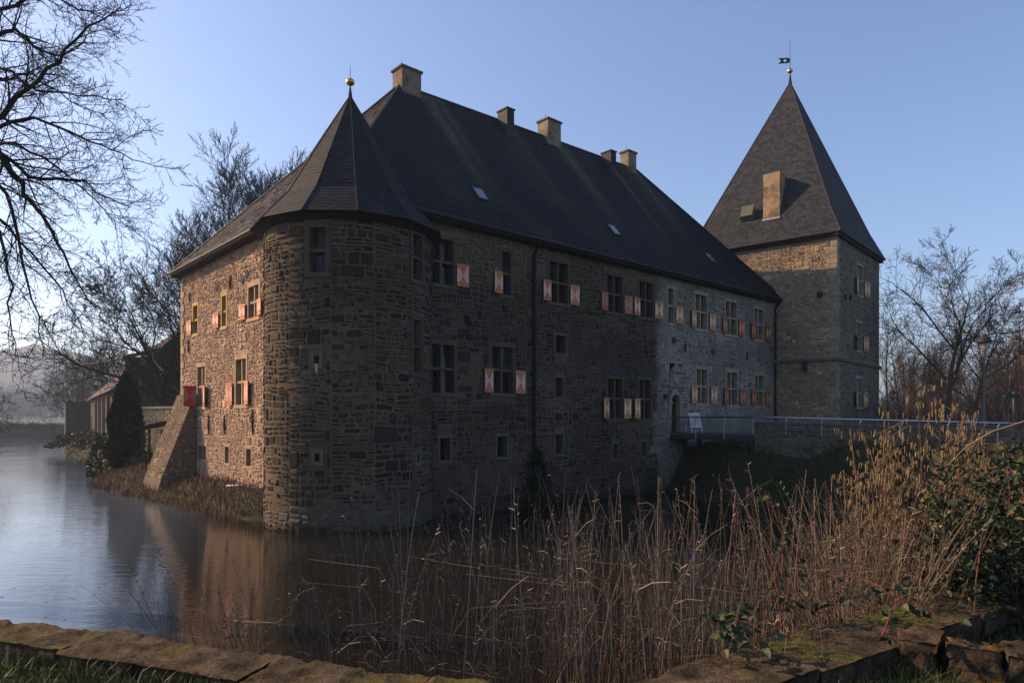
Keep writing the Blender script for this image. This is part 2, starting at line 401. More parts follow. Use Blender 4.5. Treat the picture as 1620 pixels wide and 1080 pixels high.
def masonry(rng, surf, wall, area, holes, H, Wd, gap, proud, pal, most=300, wav=.03, recolour=None, stuff_name='rubble_stones', stuff_too=None, bald=0):
    """stones on a wall part: the ones that show largest are parts, the rest one joined part"""
    st = []
    cam_p = Vector((0, 0, HC))
    for r in rects(rng, *area, holes, H, Wd):
        c = rng.choice(pal); k = rng.uniform(.72, 1.3); c = tuple(x * k for x in c)
        mu, mv = (r[0] + r[1]) / 2, (r[2] + r[3]) / 2
        if recolour: c = recolour(mu, mv, c)
        if bald and noise.noise((mu * .32, mv * .4, 11.0)) > .16 and rng.random() < bald: continue
        g = stone_geo(rng, surf, r, gap, proud, c, wav, holes)
        if not g: continue
        p0 = Vector(surf.P(mu, mv, 0)); nrm = (Vector(surf.P(mu, mv, 1)) - p0); d = cam_p - p0; L = d.length
        q = nrm.dot(d) / L
        px = CX + F_PX * p0.x / max(p0.y, .1)
        st.append((g[3][0] * q / L / L if (0 < px < 1620) else -1, g))
    st.sort(key=lambda t: -t[0])
    for i, (s, g) in enumerate(st):
        if i >= most or s <= 0: break
        MB().add(g[0], g[1], g[2]).build('stone', M['stone'], wall)
    rest = MB() if stuff_too is None else stuff_too
    for s, g in st[i:]: rest.add(g[0], g[1], g[2])
    if stuff_too is None and rest.v: tag(rest.build(stuff_name, M['stone'], wall), kind='stuff')
    return len(st)
def wall_sheet(surf, u0, u1, v0, v1, holes, c, step=2.0, depth=.5):
    """mortar face with real openings, their reveals going back into the wall"""
    us = sorted(set([u0, u1] + [x for h in holes for x in h[:2] if u0 < x < u1])); vs_ = sorted(set([v0, v1] + [x for h in holes for x in h[2:4] if v0 < x < v1]))
    def fill(l):
        o = []
        for a, b in zip(l, l[1:]):
            k = max(1, int(math.ceil((b - a) / step))); o += [a + (b - a) * i / k for i in range(k)]
        return o + [l[-1]]
    us, vs_ = fill(us), fill(vs_); mb = MB(); idx = {}
    def vid(i, j):
        if (i, j) not in idx:
            idx[i, j] = len(mb.v); mb.v.append(surf.P(us[i], vs_[j], 0)); mb.c.append(c(us[i], vs_[j]) if callable(c) else c)
        return idx[i, j]
    for i in range(len(us) - 1):
        for j in range(len(vs_) - 1):
            a, b = (us[i] + us[i + 1]) / 2, (vs_[j] + vs_[j + 1]) / 2
            if any(h[0] < a < h[1] and h[2] < b < h[3] for h in holes): continue
            mb.f.append((vid(i, j), vid(i + 1, j), vid(i + 1, j + 1), vid(i, j + 1))); mb.m.append(0)
    for h in holes:
        f = surf.fr_at((h[0] + h[1]) / 2, 0); P = surf.P
        a = [P(h[0], h[2], 0), P(h[1], h[2], 0), P(h[1], h[3], 0), P(h[0], h[3], 0)]; b = [P(h[0], h[2], -depth), P(h[1], h[2], -depth), P(h[1], h[3], -depth), P(h[0], h[3], -depth)]
        mb.add(a + b, [(0, 1, 5, 4), (1, 2, 6, 5), (2, 3, 7, 6), (3, 0, 4, 7)], c(h[0], h[2]) if callable(c) else c)
    return mb

# ------------------------------------------------------------------ windows
ORANGE, PINK, CREAM, RED, YEL, DKRED, TAN = (.50, .16, .055), (.72, .44, .38), (.72, .52, .34), (.42, .05, .055), (.52, .30, .10), (.30, .03, .03), (.42, .24, .13)
rw = random.Random(99)
def shutter(win, fr, u0, u1, v0, v1, ca, cb, w=.05, tilt=0.0, hinge='l'):
    """ledged board shutter painted with an hourglass of two triangles"""
    tilt = tilt + abs(rw.gauss(0, .07)); ca = shade(rw, ca, .8, 1.1); cb = shade(rw, cb, .8, 1.05)
    o = Vector(fr.P(u0 if hinge == 'l' else u1, v0, w)); sg = 1 if hinge == 'l' else -1
    U = (fr.U * sg) * math.cos(tilt) + fr.W * math.sin(tilt); W = (fr.W * math.cos(tilt) - fr.U * sg * math.sin(tilt))
    f = Fr(o, U, W); a, b = u1 - u0, v1 - v0; t = .045; mb = MB()
    P = f.P; q = [P(0, 0, t), P(a, 0, t), P(a, b, t), P(0, b, t), P(a / 2, b / 2, t)]
    tri = [(0, 1, 4), (1, 2, 4), (2, 3, 4), (3, 0, 4)]
    for i, x in enumerate(tri): mb.add([q[k] for k in x], [(0, 1, 2)], ca if i % 2 == 0 else cb)
    e = [P(0, 0, 0), P(a, 0, 0), P(a, b, 0), P(0, b, 0)]
    mb.add(q[:4] + e, [(0, 4, 5, 1), (1, 5, 6, 2), (2, 6, 7, 3), (3, 7, 4, 0), (7, 6, 5, 4)], tuple(x * .5 for x in ca))
    for vv in (.12, b - .16): mb.box(f, -.02, a * .16, vv, vv + .035, t + .001, t + .012, (.02, .02, .02))
    mb.box(f, a * .84, a * .9, .1, .16, t + .001, t + .02, (.02, .02, .02))
    return mb.build('shutter', M['painted_wood'], win)
def window(par, surf, u0, u1, v0, v1, kind='cross', sh=(), fw=.15, c=(.19, .155, .11), rec=.2, split=.5, lattice=True, sill=True, glass='glass', label=None):
    fr = surf.fr_at((u0 + u1) / 2, 0); mb = MB(); d0, d1 = -rec - .12, .022
    mb.box(fr, u0 - fw, u0, v0 - .005, v1 + .005, d0, d1, c); mb.box(fr, u1, u1 + fw, v0 - .005, v1 + .005, d0, d1, tuple(x * .92 for x in c))
    mb.box(fr, u0 - fw, u1 + fw, v1 + .005, v1 + fw * 1.25, d0, d1 + .004, tuple(x * 1.05 for x in c))
    mb.box(fr, u0 - fw * (1.15 if sill else 1), u1 + fw * (1.15 if sill else 1), v0 - fw, v0 - .005, d0, d1 + (.035 if sill else .0), tuple(x * 1.08 for x in c))
    w = mb.build('window', M['dressed_stone'], par)
    if label: w['label'] = label
    vm = v0 + (v1 - v0) * split; um = (u0 + u1) / 2; hw = .055
    us = [(u0, um - hw), (um + hw, u1)] if kind == 'cross' else [(u0, u1)]
    vs = [(v0, vm - hw), (vm + hw, v1)] if kind in ('cross', 'single') else [(v0, v1)]
    if kind in ('cross', 'twin'):
        MB().box(fr, um - hw, um + hw, v0 - .004, v1 + .004, -rec - .05, -.03, c).build('mullion', M['dressed_stone'], w)
        us = [(u0, um - hw), (um + hw, u1)]
    if kind in ('cross', 'single'):
        mb = MB()
        for a, b in us: mb.box(fr, a, b, vm - hw, vm + hw, -rec - .05, -.035, c)
        mb.build('transom', M['dressed_stone'], w)
    for a, b in us:
        for e, g in vs:
            if glass is None:
                MB().box(fr, a, b, e, g, -rec - .14, -rec - .1).build('dark_opening', M['dark_void'], w); continue
            j_ = [rw.uniform(-.012, .012) for _ in range(4)]; MB().add([fr.P(a + .002, e + .002, -rec + j_[0] - .014), fr.P(b - .002, e + .002, -rec + j_[1] - .014), fr.P(b - .002, g - .002, -rec + j_[2] - .014), fr.P(a + .002, g - .002, -rec + j_[3] - .014)], [(0, 1, 2), (0, 2, 3)]).build('pane', M[glass if glass != 'glass' else rw.choice(('glass', 'glass', 'glass_curtain'))], w)
            if lattice:
                mb = MB(); lw = .011; cc = (.03, .03, .032)
                for s in (0, 1): mb.box(fr, (a, b - .03)[s], (a + .03, b)[s], e, g, -rec + .001, -rec + .02, (.05, .04, .03))
                for s in (0, 1): mb.box(fr, a + .03, b - .03, (e, g - .03)[s], (e + .03, g)[s], -rec + .001, -rec + .018, (.05, .04, .03))
                k = max(2, int((b - a) / .17)); 
                for i in range(1, k): x = a + (b - a) * i / k; mb.box(fr, x - lw, x + lw, e + .03, g - .03, -rec + .001, -rec + .008, cc)
                k = max(2, int((g - e) / .2))
                for i in range(1, k): x = e + (g - e) * i / k; mb.box(fr, a + .03, b - .03, x - lw, x + lw, -rec + .001, -rec + .007, cc)
                mb.build('casement', M['painted_wood'], w)
    if kind == 'barred':
        mb = MB(); k = max(2, int((v1 - v0) / .2))
        for i in range(1, k): z = v0 + (v1 - v0) * i / k; mb.box(fr, u0, u1, z - .012, z + .012, -.1, -.076, (.05, .045, .04))
        mb.box(fr, um - .012, um + .012, v0, v1, -.075, -.05, (.05, .045, .04)); mb.build('iron_bars', M['metal_dark'], w)
    for s in sh:
        shutter(w, fr, *s)
    return w
def win_px(surf, x0, x1, yt, yb):
    xm = (x0 + x1) / 2; ua, ub = surf.px(x0, yt)[0], surf.px(x1, yt)[0]
    return min(ua, ub), max(ua, ub), surf.px(xm, yb)[1], surf.px(xm, yt)[1]
def grow_hole(h, g): return (h[0] - g, h[1] + g, h[2] - g, h[3] + g * 1.2)

# ------------------------------------------------------------------ slate roofs
def slate_patch(rng, mb, P0, P1, P2, P3, colf, rh=.21, sw=.22, jit=1.0):
    """rows of lapped slates on the quad P0-P1 (eave) to P3-P2 (top)"""
    P0, P1, P2, P3 = map(Vector, (P0, P1, P2, P3))
    sl = ((P3 + P2) / 2 - (P0 + P1) / 2).length; rows = max(2, int(sl / rh))
    nrm = (P1 - P0).cross((P3 + P2) / 2 - P0).normalized()
    if nrm.z < 0: nrm = -nrm
    for j in range(rows):
        ta, tb = j / rows, min((j + 1.12) / rows, 1.0)
        A0, A1 = P0.lerp(P3, ta), P1.lerp(P2, ta); B0, B1 = P0.lerp(P3, tb), P1.lerp(P2, tb)
        L = (A1 - A0).length; k = max(1, int(L / sw)); off = (.5 if j % 2 else 0)
        xs = [0.0] + [(i + off + rng.uniform(-.12, .12)) / k for i in range(1 - (1 if off else 0), k)] + [1.0]
        xs = sorted(min(max(x, 0), 1) for x in xs)
        for a, b in zip(xs, xs[1:]):
            if (b - a) * L < .03: continue
            g = .006 / max(L, .3); a2, b2 = a + g, b - g
            l = rng.uniform(.018, .032) * jit + (.015 * jit if rng.random() < .04 else 0); l2 = l + rng.uniform(-.006, .006) * jit
            q0, q1, q2, q3 = A0.lerp(A1, a2) + nrm * l, A0.lerp(A1, b2) + nrm * l2, B0.lerp(B1, b2) + nrm * .006, B0.lerp(B1, a2) + nrm * .006
            d0, d1 = A0.lerp(A1, a2) + nrm * .004, A0.lerp(A1, b2) + nrm * .004
            mb.add([tuple(q) for q in (q0, q1, q2, q3, d0, d1)], [(0, 1, 2, 3), (4, 5, 1, 0)], colf((q0 + q2) / 2))
def slate_col(rng, base=(.030, .029, .033)):
    def f(p):
        k = rng.uniform(.65, 1.45); w = rng.uniform(-.05, .05); return (base[0] * k * (1 + w), base[1] * k, base[2] * k * (1 - w))
    return f

# ================================================================== MAIN BUILDING
FA = Fr(K, DR, DN); LW = Fr(K, DL, -DR)
castle = thing('castle_building', (K.x, K.y, 0), 'long stone castle wing with steep dark hipped roof and painted shutters', 'castle')
EAVE = 11.95
rng = random.Random(11)
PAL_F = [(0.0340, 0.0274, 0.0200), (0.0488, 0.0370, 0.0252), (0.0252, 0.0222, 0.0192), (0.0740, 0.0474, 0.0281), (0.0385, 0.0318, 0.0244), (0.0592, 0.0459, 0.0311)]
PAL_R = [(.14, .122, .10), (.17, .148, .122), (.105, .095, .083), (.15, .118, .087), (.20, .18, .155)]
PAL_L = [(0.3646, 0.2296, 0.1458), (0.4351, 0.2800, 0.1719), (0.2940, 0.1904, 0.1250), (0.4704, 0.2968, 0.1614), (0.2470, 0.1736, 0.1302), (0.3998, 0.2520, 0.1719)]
fw_specs = [  # x0, x1, ytop, ybottom, kind, left shutter (x0,x1), right shutter, colours
    (679, 717, 378, 449, 'cross', None, (721, 738.5), ORANGE, PINK),
    (793.5, 808, 399, 466.5, 'single', (779.5, 793), None, ORANGE, PINK),
    (869, 898, 416, 479, 'cross', (857, 869.5), (900.5, 913.5), ORANGE, PINK),
    (960, 984, 437, 494, 'cross', (949, 959.5), (986, 997), (.42, .11, .10), (.46, .26, .13)),
    (1011.5, 1032.5, 447, 502, 'cross', (1001, 1010.5), (1034.5, 1044.5), (.50, .20, .07), CREAM),
    (1057, 1065.5, 457, 510.5, 'single', None, (1067.5, 1076.5), (.52, .22, .07), CREAM),
    (1100, 1117.5, 467, 520, 'cross', (1091.5, 1099.5), (1121, 1129), (.52, .22, .07), CREAM),
    (1148, 1165, 478, 529, 'cross', (1141, 1148), (1167.5, 1174.5), (.42, .08, .07), YEL),
    (1193.5, 1207, 489.5, 537, 'cross', (1186.5, 1193), (1210, 1216), (.42, .06, .05), YEL),
    (680, 718, 545, 621, 'cross', None, None, ORANGE, PINK),
    (777.5, 811, 549, 621.5, 'cross', (764.5, 778), (814, 828), (.46, .19, .08), PINK),
    (962, 984.5, 599, 661.5, 'cross', (952, 961.5), (985.5, 995), (.48, .22, .07), CREAM),
    (1011, 1029, 601, 661.5, 'cross', (1001.5, 1010.5), None, (.48, .22, .07), CREAM),
    (1102, 1118.5, 584.5, 638, 'cross', (1092, 1101), (1123, 1131), (.52, .24, .07), CREAM),
    (1150, 1166, 589.5, 640, 'cross', (1143, 1150), (1169, 1176), (.42, .07, .06), YEL),
    (1194, 1208, 594.5, 641.5, 'cross', (1187.5, 1194), (1210.5, 1216.5), (.42, .06, .05), YEL)]
slit_specs = [(696, 712, 693, 728, 'open'), (786.5, 802, 690, 722.5, 'open'), (970, 977, 702, 725, 'barred'), (1015.5, 1022, 699, 721, 'open'), (1103, 1110, 694, 717, 'open'), (1155, 1161.5, 694, 713, 'open'),
              (879, 895, 531, 558.5, 'open'), (879, 890, 597.5, 627, 'open'), (879, 890, 687, 717.5, 'open')]
door_px = (1061.5, 1074.5, 624, 683)
FH = []; wins = []
for s in fw_specs:
    h = win_px(FA, *s[:4]); wins.append((h, s)); FH.append(grow_hole(h, .15))
slits = []
for s in slit_specs:
    h = win_px(FA, *s[:4]); slits.append((h, s)); FH.append(grow_hole(h, .10))
dh = win_px(FA, *door_px); FH.append((dh[0] - .22, dh[1] + .22, dh[2] - .05, dh[3] + .25))
crest = win_px(FA, 1060, 1078, 575, 612); FH.append((crest[0] - .05, crest[1] + .05, crest[2], crest[3]))
UJ = FA.px(1040, 600)[0]
def mixc(a, b, t): t = min(1, max(0, t)); return tuple(lerp(x, y, t) for x, y in zip(a, b))
def side(u, v): return (u - UJ) / .9 + .5 + 1.1 * noise.noise((u * .5, v * .8, 1.7)) + .5 * noise.noise((u * 2, v * 2, 5.0))   # 0 old dark masonry, 1 the paler rebuilt end
def mort(u, v):
    c = mixc((.090, .070, .049), (.24, .213, .18), side(u, v)); k = 1 + .35 * noise.noise((u * .22, v * .3, 8.0)); c = mixc(c, (.135, .11, .076), (v - 9.2) / 2 * (1 if u < UJ else 0) * .7)
    c = mixc(c, (.03, .032, .02), (.5 - v) / .5); return tuple(x * k for x in c)
rcol = random.Random(77)
def fac_col(u, v, c):
    t = side(u, v)
    if u < UJ and t > .75 and rcol.random() < .7: c = rcol.choice(PAL_R)
    if u >= UJ and t < .3 and rcol.random() < .7: c = rcol.choice(PAL_F)
    c = mixc(c, (.115, .092, .064), (v - 9.4) / 2 * .6 if u < UJ else 0); k = 1 + .5 * noise.noise((u * .25, v * .4, 2.0)); c = mixc(c, (.025, .028, .018), (.55 - v) / .5); return tuple(x * k for x in c)
wall = wall_sheet(FA, 0, UJ, -.8, EAVE, [h for h in FH if h[0] < UJ], mort, .45).build('wall', M['mortar'], castle)
wall2 = wall_sheet(FA, UJ, LEN_F, -.8, EAVE, [h for h in FH if h[0] >= UJ], mort, .45).build('wall', M['mortar'], castle)
wall['label'] = 'darker brown rubble front wall'; wall2['label'] = 'paler grey rubble front wall with the entrance'
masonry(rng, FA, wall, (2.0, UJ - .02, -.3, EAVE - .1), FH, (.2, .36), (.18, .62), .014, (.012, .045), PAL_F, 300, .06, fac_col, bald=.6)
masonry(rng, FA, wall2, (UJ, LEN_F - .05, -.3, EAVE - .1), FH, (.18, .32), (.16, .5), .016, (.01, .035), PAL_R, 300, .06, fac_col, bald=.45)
for h, s in wins:
    sh = []; vm = (h[2] + h[3]) / 2
    if s[5]: a, b = FA.px(s[5][0], s[3])[0], FA.px(s[5][1], s[3])[0]; sh.append((a, b, h[2], vm + .02, s[7], s[8], .06, .04, 'r'))
    if s[6]: a, b = FA.px(s[6][0], s[3])[0], FA.px(s[6][1], s[3])[0]; sh.append((a, b, h[2], vm + .02, s[7], s[8], .06, .04, 'l'))
    new = s[0] > 1045
    window(castle, FA, *h, s[4], sh, fw=.15, c=(.30, .25, .18) if new else (.088, .069, .049), rec=.3)
for h, s in slits:
    window(castle, FA, *h, 'barred' if s[4] == 'barred' else 'open', (), fw=.1, c=(.11, .09, .068), rec=.35, glass=None, sill=False)
# dark squared heads over the two low windows
mb = MB()
for x0, x1, y0, y1 in ((956, 985, 588, 598), (1006, 1031, 587, 599)):
    a = win_px(FA, x0, x1, y0, y1); MB().box(FA, a[0], a[1], a[2] + .12, a[3] + .12, -.1, .055, (.045, .045, .048)).build('lintel', M['stone'], castle)
# entrance door with round arch
dmb = MB(); mb = MB(); n = 10; um = (dh[0] + dh[1]) / 2; hw = (dh[1] - dh[0]) / 2; vs = dh[3] - hw
for i in range(n):
    a0, a1 = math.pi * i / n, math.pi * (i + 1) / n
    q = [(um + hw * math.cos(a0), vs + hw * math.sin(a0)), (um + (hw + .26) * math.cos(a0), vs + (hw + .26) * math.sin(a0)), (um + (hw + .26) * math.cos(a1), vs + (hw + .26) * math.sin(a1)), (um + hw * math.cos(a1), vs + hw * math.sin(a1))]
    mb.add([FA.P(*p, .06) for p in q] + [FA.P(*p, -.3) for p in q], [(0, 1, 2, 3), (0, 3, 7, 4), (1, 5, 6, 2)], (.27, .23, .17))
    dmb.add([FA.P(um, vs, -.25), FA.P(um + hw * math.cos(a0), vs + hw * math.sin(a0), -.25), FA.P(um + hw * math.cos(a1), vs + hw * math.sin(a1), -.25)], [(0, 1, 2)], (.03, .022, .016))
for s in (-1, 1):
    a, b = sorted((um + s * hw, um + s * (hw + .24))); mb.box(FA, a, b, dh[2], vs - .12, -.3, .05, (.25, .21, .16))
    mb.box(FA, a - .05, b + .05, vs - .12, vs, -.3, .1, (.28, .24, .18))
door = dmb.box(FA, um - hw, um + hw, dh[2], vs, -.27, -.25, (.03, .022, .016)).build('door', M['wood'], castle)
mb.build('door_arch', M['dressed_stone'], door)
MB().box(FA, um + hw * .55, um + hw * .7, dh[2] + .95, dh[2] + 1.05, -.249, -.2, (.2, .2, .2)).build('handle', M['steel'], door)
# heraldic panel over the door
mb = MB(); a, b, c, d = crest; cm = (a + b) / 2; w_ = (b - a) / 2; st = (.22, .185, .14)
mb.box(FA, a, b, c + .1, d - .5, -.1, .045, st); mb.box(FA, a - .25, b + .25, c - .02, c + .1, -.1, .16, st); mb.box(FA, cm - w_ * .85, cm + w_ * .85, d - .5, d - .38, -.1, .15, st)
mb.add([FA.P(cm - w_ * .8, d - .38, .06), FA.P(cm + w_ * .8, d - .38, .06), FA.P(cm + w_ * .4, d - .1, .06), FA.P(cm, d, .06), FA.P(cm - w_ * .4, d - .1, .06), FA.P(cm - w_ * .8, d - .38, -.05), FA.P(cm + w_ * .8, d - .38, -.05), FA.P(cm, d, -.05)], [(0, 1, 2, 3, 4), (1, 6, 7, 3, 2), (3, 7, 5, 0, 4)], st)
cp = mb.build('crest_panel', M['dressed_stone'], castle)
sp = [(-.6, .95), (.6, .95), (.62, .45), (.35, .12), (0, 0), (-.35, .12), (-.62, .45)]; hh = d - .55 - c - .15
MB().add([FA.P(cm + x * w_, c + .14 + y * hh, .11) for x, y in sp] + [FA.P(cm + x * w_ * 1.12, c + .12 + y * hh * 1.05, .04) for x, y in sp], [tuple(range(7))] + [(i, (i + 1) % 7, 7 + (i + 1) % 7, 7 + i) for i in range(7)], (.25, .21, .16)).build('shield', M['dressed_stone'], cp)
# iron tie anchors, cast discs, lamp
def anchor(par, fr, x, y, h, lean=.0, cross=False):
    u, v = fr.px(x, y); mb = MB(); c = (.012, .011, .01)
    mb.tube([Vector(fr.P(u - lean, v - h / 2, .05)), Vector(fr.P(u, v, .07)), Vector(fr.P(u + lean, v + h / 2, .05))], [.035, .05, .035], 5, c, cap=True)
    if cross: mb.tube([Vector(fr.P(u + .35, v - h / 2, .05)), Vector(fr.P(u, v + h / 2, .06))], [.03, .035], 5, c, cap=True); mb.tube([Vector(fr.P(u - .02, v - .05, .06)), Vector(fr.P(u + .2, v - .05, .06))], [.025, .025], 4, c)
    mb.build('wall_anchor', M['metal_dark'], par)
anchor(castle, FA, 737, 507, .45, -.1, True)
for x, y, h, l in ((1083, 549, .5, .05), (1181, 564, .5, .03)): anchor(castle, FA, x, y, h, l)
for x, y in ((1066, 538), (1128, 556)):
    u, v = FA.px(x, y); f = Fr(Vector(FA.P(u, v, 0)), FA.U, FA.V, FA.W); mb = MB()
    for k in range(10):
        a0, a1 = k * .6283, (k + 1) * .6283
        mb.add([FA.P(u, v, .07), FA.P(u + .2 * math.cos(a0), v + .2 * math.sin(a0), .05), FA.P(u + .2 * math.cos(a1), v + .2 * math.sin(a1), .05), FA.P(u + .2 * math.cos(a0), v + .2 * math.sin(a0), 0), FA.P(u + .2 * math.cos(a1), v + .2 * math.sin(a1), 0)], [(0, 1, 2), (1, 3, 4, 2)], (.06, .055, .05))
    mb.build('stone_boss', M['stone'], castle)
u, v = FA.px(1051, 627); MB().box(FA, u - .1, u + .22, v - .12, v + .1, .0, .22, (.03, .07, .16)).box(FA, u - .16, u + .1, v + .1, v + .14, 0, .3, (.03, .04, .06)).build('wall_lamp', M['metal_dark'], castle)

# sunlit end wall
lw_specs = [(306, 313, 484, 527.5, 'single', (299.5, 305), None), (351.5, 358, 468.5, 516, 'single', (341.5, 348.3), None), (393.5, 409.5, 452.5, 502, 'cross', (383, 390.5), (410, 417.8)),
            (313, 324.5, 580, 642.5, 'cross', None, (324.5, 331)), (373.5, 389.5, 568, 640, 'cross', (363, 370), (389.5, 398))]
lw_slits = [(313.6, 326.5, 705, 726, 'twin'), (356.4, 362.5, 706.5, 732, 'barred'), (390, 397.6, 710, 736.7, 'barred')]
LH = []; lwins = []
for s in lw_specs: h = win_px(LW, *s[:4]); lwins.append((h, s)); LH.append(grow_hole(h, .16))
lsl = []
for s in lw_slits: h = win_px(LW, *s[:4]); lsl.append((h, s)); LH.append(grow_hole(h, .12))
LLEN = WID
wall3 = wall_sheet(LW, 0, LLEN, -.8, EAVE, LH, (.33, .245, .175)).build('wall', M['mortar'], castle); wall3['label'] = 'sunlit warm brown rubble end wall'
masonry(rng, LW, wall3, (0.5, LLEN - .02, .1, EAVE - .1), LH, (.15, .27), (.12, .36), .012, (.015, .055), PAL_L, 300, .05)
for h, s in lwins:
    sh = []; vm = (h[2] + h[3]) / 2
    # u runs away from the camera here, so the shutter on the left of the picture has the larger u
    if s[5]: a, b = LW.px(s[5][1], s[3])[0], LW.px(s[5][0], s[3])[0]; sh.append((a, b, h[2], vm + .02, (.60, .19, .10), (.78, .50, .34), .06, .05, 'l'))
    if s[6]: a, b = LW.px(s[6][1], s[3])[0], LW.px(s[6][0], s[3])[0]; sh.append((a, b, h[2], vm + .02, (.60, .19, .10), (.78, .50, .34), .06, .05, 'r'))
    w = window(castle, LW, *h, s[4], sh, fw=.16, c=(.40, .27, .11) if s[4] == 'single' else (.36, .26, .16), rec=.22)
    if s[0] == 313: shutter(w, LW, h[1] + .02, h[1] + .64, h[2], vm + .05, (.40, .03, .03), (.34, .17, .10), .06, R(78), 'l')
for h, s in lsl: window(castle, LW, *h, s[4], (), fw=.12, c=(.30, .22, .14), rec=.25, glass=None, sill=False)
for x, y, h in ((300, 548, .7), (332, 672, 1.0), (357, 672, .9), (401.5, 668, 1.1), (302, 470, .5), (366, 447, .6)): anchor(castle, LW, x, y, h, .02)
for x, y in ((384, 442), (343, 455), (391, 434)):
    u, v = LW.px(x, y); mb = MB()
    for k in range(10):
        a0, a1 = k * .6283, (k + 1) * .6283
        mb.add([LW.P(u, v, .07), LW.P(u + .2 * math.cos(a0), v + .2 * math.sin(a0), .05), LW.P(u + .2 * math.cos(a1), v + .2 * math.sin(a1), .05), LW.P(u + .2 * math.cos(a0), v + .2 * math.sin(a0), 0), LW.P(u + .2 * math.cos(a1), v + .2 * math.sin(a1), 0)], [(0, 1, 2), (1, 3, 4, 2)], (.06, .055, .05))
    mb.build('stone_boss', M['stone'], castle)
# back and far walls, so that the block is closed
BK = Fr(K + DL * WID, DR, -DN); RE = Fr(K + DR * LEN_F, DL, DR)
wall_sheet(BK, 0, LEN_F, -.8, EAVE, [], (.2, .16, .12)).build('wall', M['mortar'], castle); wall_sheet(RE, 0, WID, -.8, EAVE, [], (.2, .16, .12)).build('wall', M['mortar'], castle)
# quoins on the far corner of the end wall
v = .6; k = 0
while v < EAVE - .4:
    h = rng.uniform(.3, .42); L_ = .55 if k % 2 else .32
    MB().box(LW, LLEN - L_, LLEN + .02, v + .012, v + h - .012, -.3, .05 + (k % 2) * .006, shade(rng, (.30, .215, .14), .85, 1.15)).build('quoin', M['dressed_stone'], wall3); v += h; k += 1
# raking buttress against the end wall
ub0 = LW.px(312, 700)[0]; ub1 = LLEN + .35; zt = 5.3; base_p = 1.75; mb = MB(); bc = (.145, .11, .075)  # body colour darkened, conifer shadow put into it
sec = [(-.4, base_p + .35), (.9, base_p), (zt, .12), (zt + .02, .0)]
vs_ = []
for u in (ub0, ub1):
    for z, p in sec: vs_.append(LW.P(u, z, p))
    vs_.append(LW.P(u, -.4, -.2)); vs_.append(LW.P(u, zt, -.2))
mb.add(vs_, [(0, 1, 7, 6), (1, 2, 8, 7), (2, 3, 9, 8), (0, 4, 5, 3, 2, 1), (6, 7, 8, 9, 11, 10)], bc)
but = mb.build('buttress', M['mortar'], castle)
# facing stones on the rake and on both flanks
rk = Fr(Vector(LW.P(ub0, .9, base_p)), LW.U, Vector((-DR) * (zt - .9) + Vector((0, 0, 1)) * (base_p - .12)), Vector(DR * (base_p - .12) + Vector((0, 0, zt - .9))))
stuff = MB(); rl = math.hypot(zt - .9, base_p - .12)
class Flank:
    def __init__(s, u, out): s.u = u; s.out = out
    def P(s, a, v, w=0): return LW.P(s.u + s.out * w, v, a * (lerp(base_p, .12, max(0, (v - .9)) / (zt - .9))))
masonry(rng, rk, but, (.0, ub1 - ub0, 0, rl), [], (.2, .34), (.25, .6), .012, (.01, .04), [(.155, .115, .075), (.12, .09, .06), (.185, .137, .085)], 120, .02)  # rake stones darkened too, standing in for the conifer's shadow
masonry(rng, Flank(ub0, -1), but, (.03, .97, .3, zt - .1), [], (.2, .34), (.14, .32), .012, (.008, .03), [(.20, .16, .11), (.16, .13, .1), (.24, .18, .12)], 60, .02)

# roof
OV = .5; ZE = 12.0; ZR = 20.8; AU, EU, MID = 6.8, 25.6, 6.5
def FP(u, w, z): q = K + DR * u + DN * w; return Vector((q.x, q.y, z))          # w out of the front
e0, e1, e2, e3 = FP(-OV, OV, ZE), FP(LEN_F + .35, OV, ZE), FP(LEN_F + .35, -WID - OV, ZE), FP(-OV, -WID - OV, ZE)
rA, rE = FP(AU, -MID, ZR - .35), FP(EU, -MID, ZR + .05)
CUT = 1.6; hC = e0.lerp(rA, .25); e0a, e0b = FP(CUT, OV, ZE), FP(-OV, -CUT, ZE); e1c = e1.lerp(rE, .25 * (rA.z - ZE) / (rE.z - ZE)); e3c = e3.lerp(rA, .25)
roof = MB().add([tuple(p) for p in (e0a, e0b, e1, e2, e3, rA, rE, hC)], [(0, 2, 6, 5, 7), (2, 3, 6), (3, 4, 5, 6), (4, 1, 7, 5), (1, 0, 7), (4, 3, 2, 0, 1)], (.02, .02, .022)).build('roof', M['slate'], castle)
# moss and lichen run down in streaks below chimneys and vents
streaks = [(8.3, .4, 1.0), (9.1, .3, .5), (14.0, .3, .35), (18.0, .55, .8), (22.5, .22, .9), (25.3, .4, .5)]
def front_col(p):
    k = rng.uniform(.6, 1.5); q = p - K; u = q.dot(DR); h = (p.z - ZE) / (ZR - ZE)
    c = Vector((.0095, .0102, .0135)) * k; g = 0
    for su, sw_, sa in streaks:
        g = max(g, sa * math.exp(-((u - su + (1 - h) * .4) / sw_) ** 2) * max(0, (h - .1)) * 2.0)
    g += max(0, h - .9) * 3 * .3 + .35 * max(0, noise.noise((u * .35, p.z * .25, 2)))
    g = min(g, 1) * rng.uniform(.5, 1.1)
    c = c.lerp(Vector((.085, .08, .048)), min(g, 1)); w = rng.uniform(-.06, .06); return (c.x * (1 + w), c.y, c.z * (1 - w))
mb = MB(); slate_patch(rng, mb, e0a, e1, e1c, hC, front_col, .2, .21); slate_patch(rng, mb, hC, e1c, rE, rA, front_col, .2, .21)
tag(mb.build('slates', M['slate'], roof), kind='stuff')
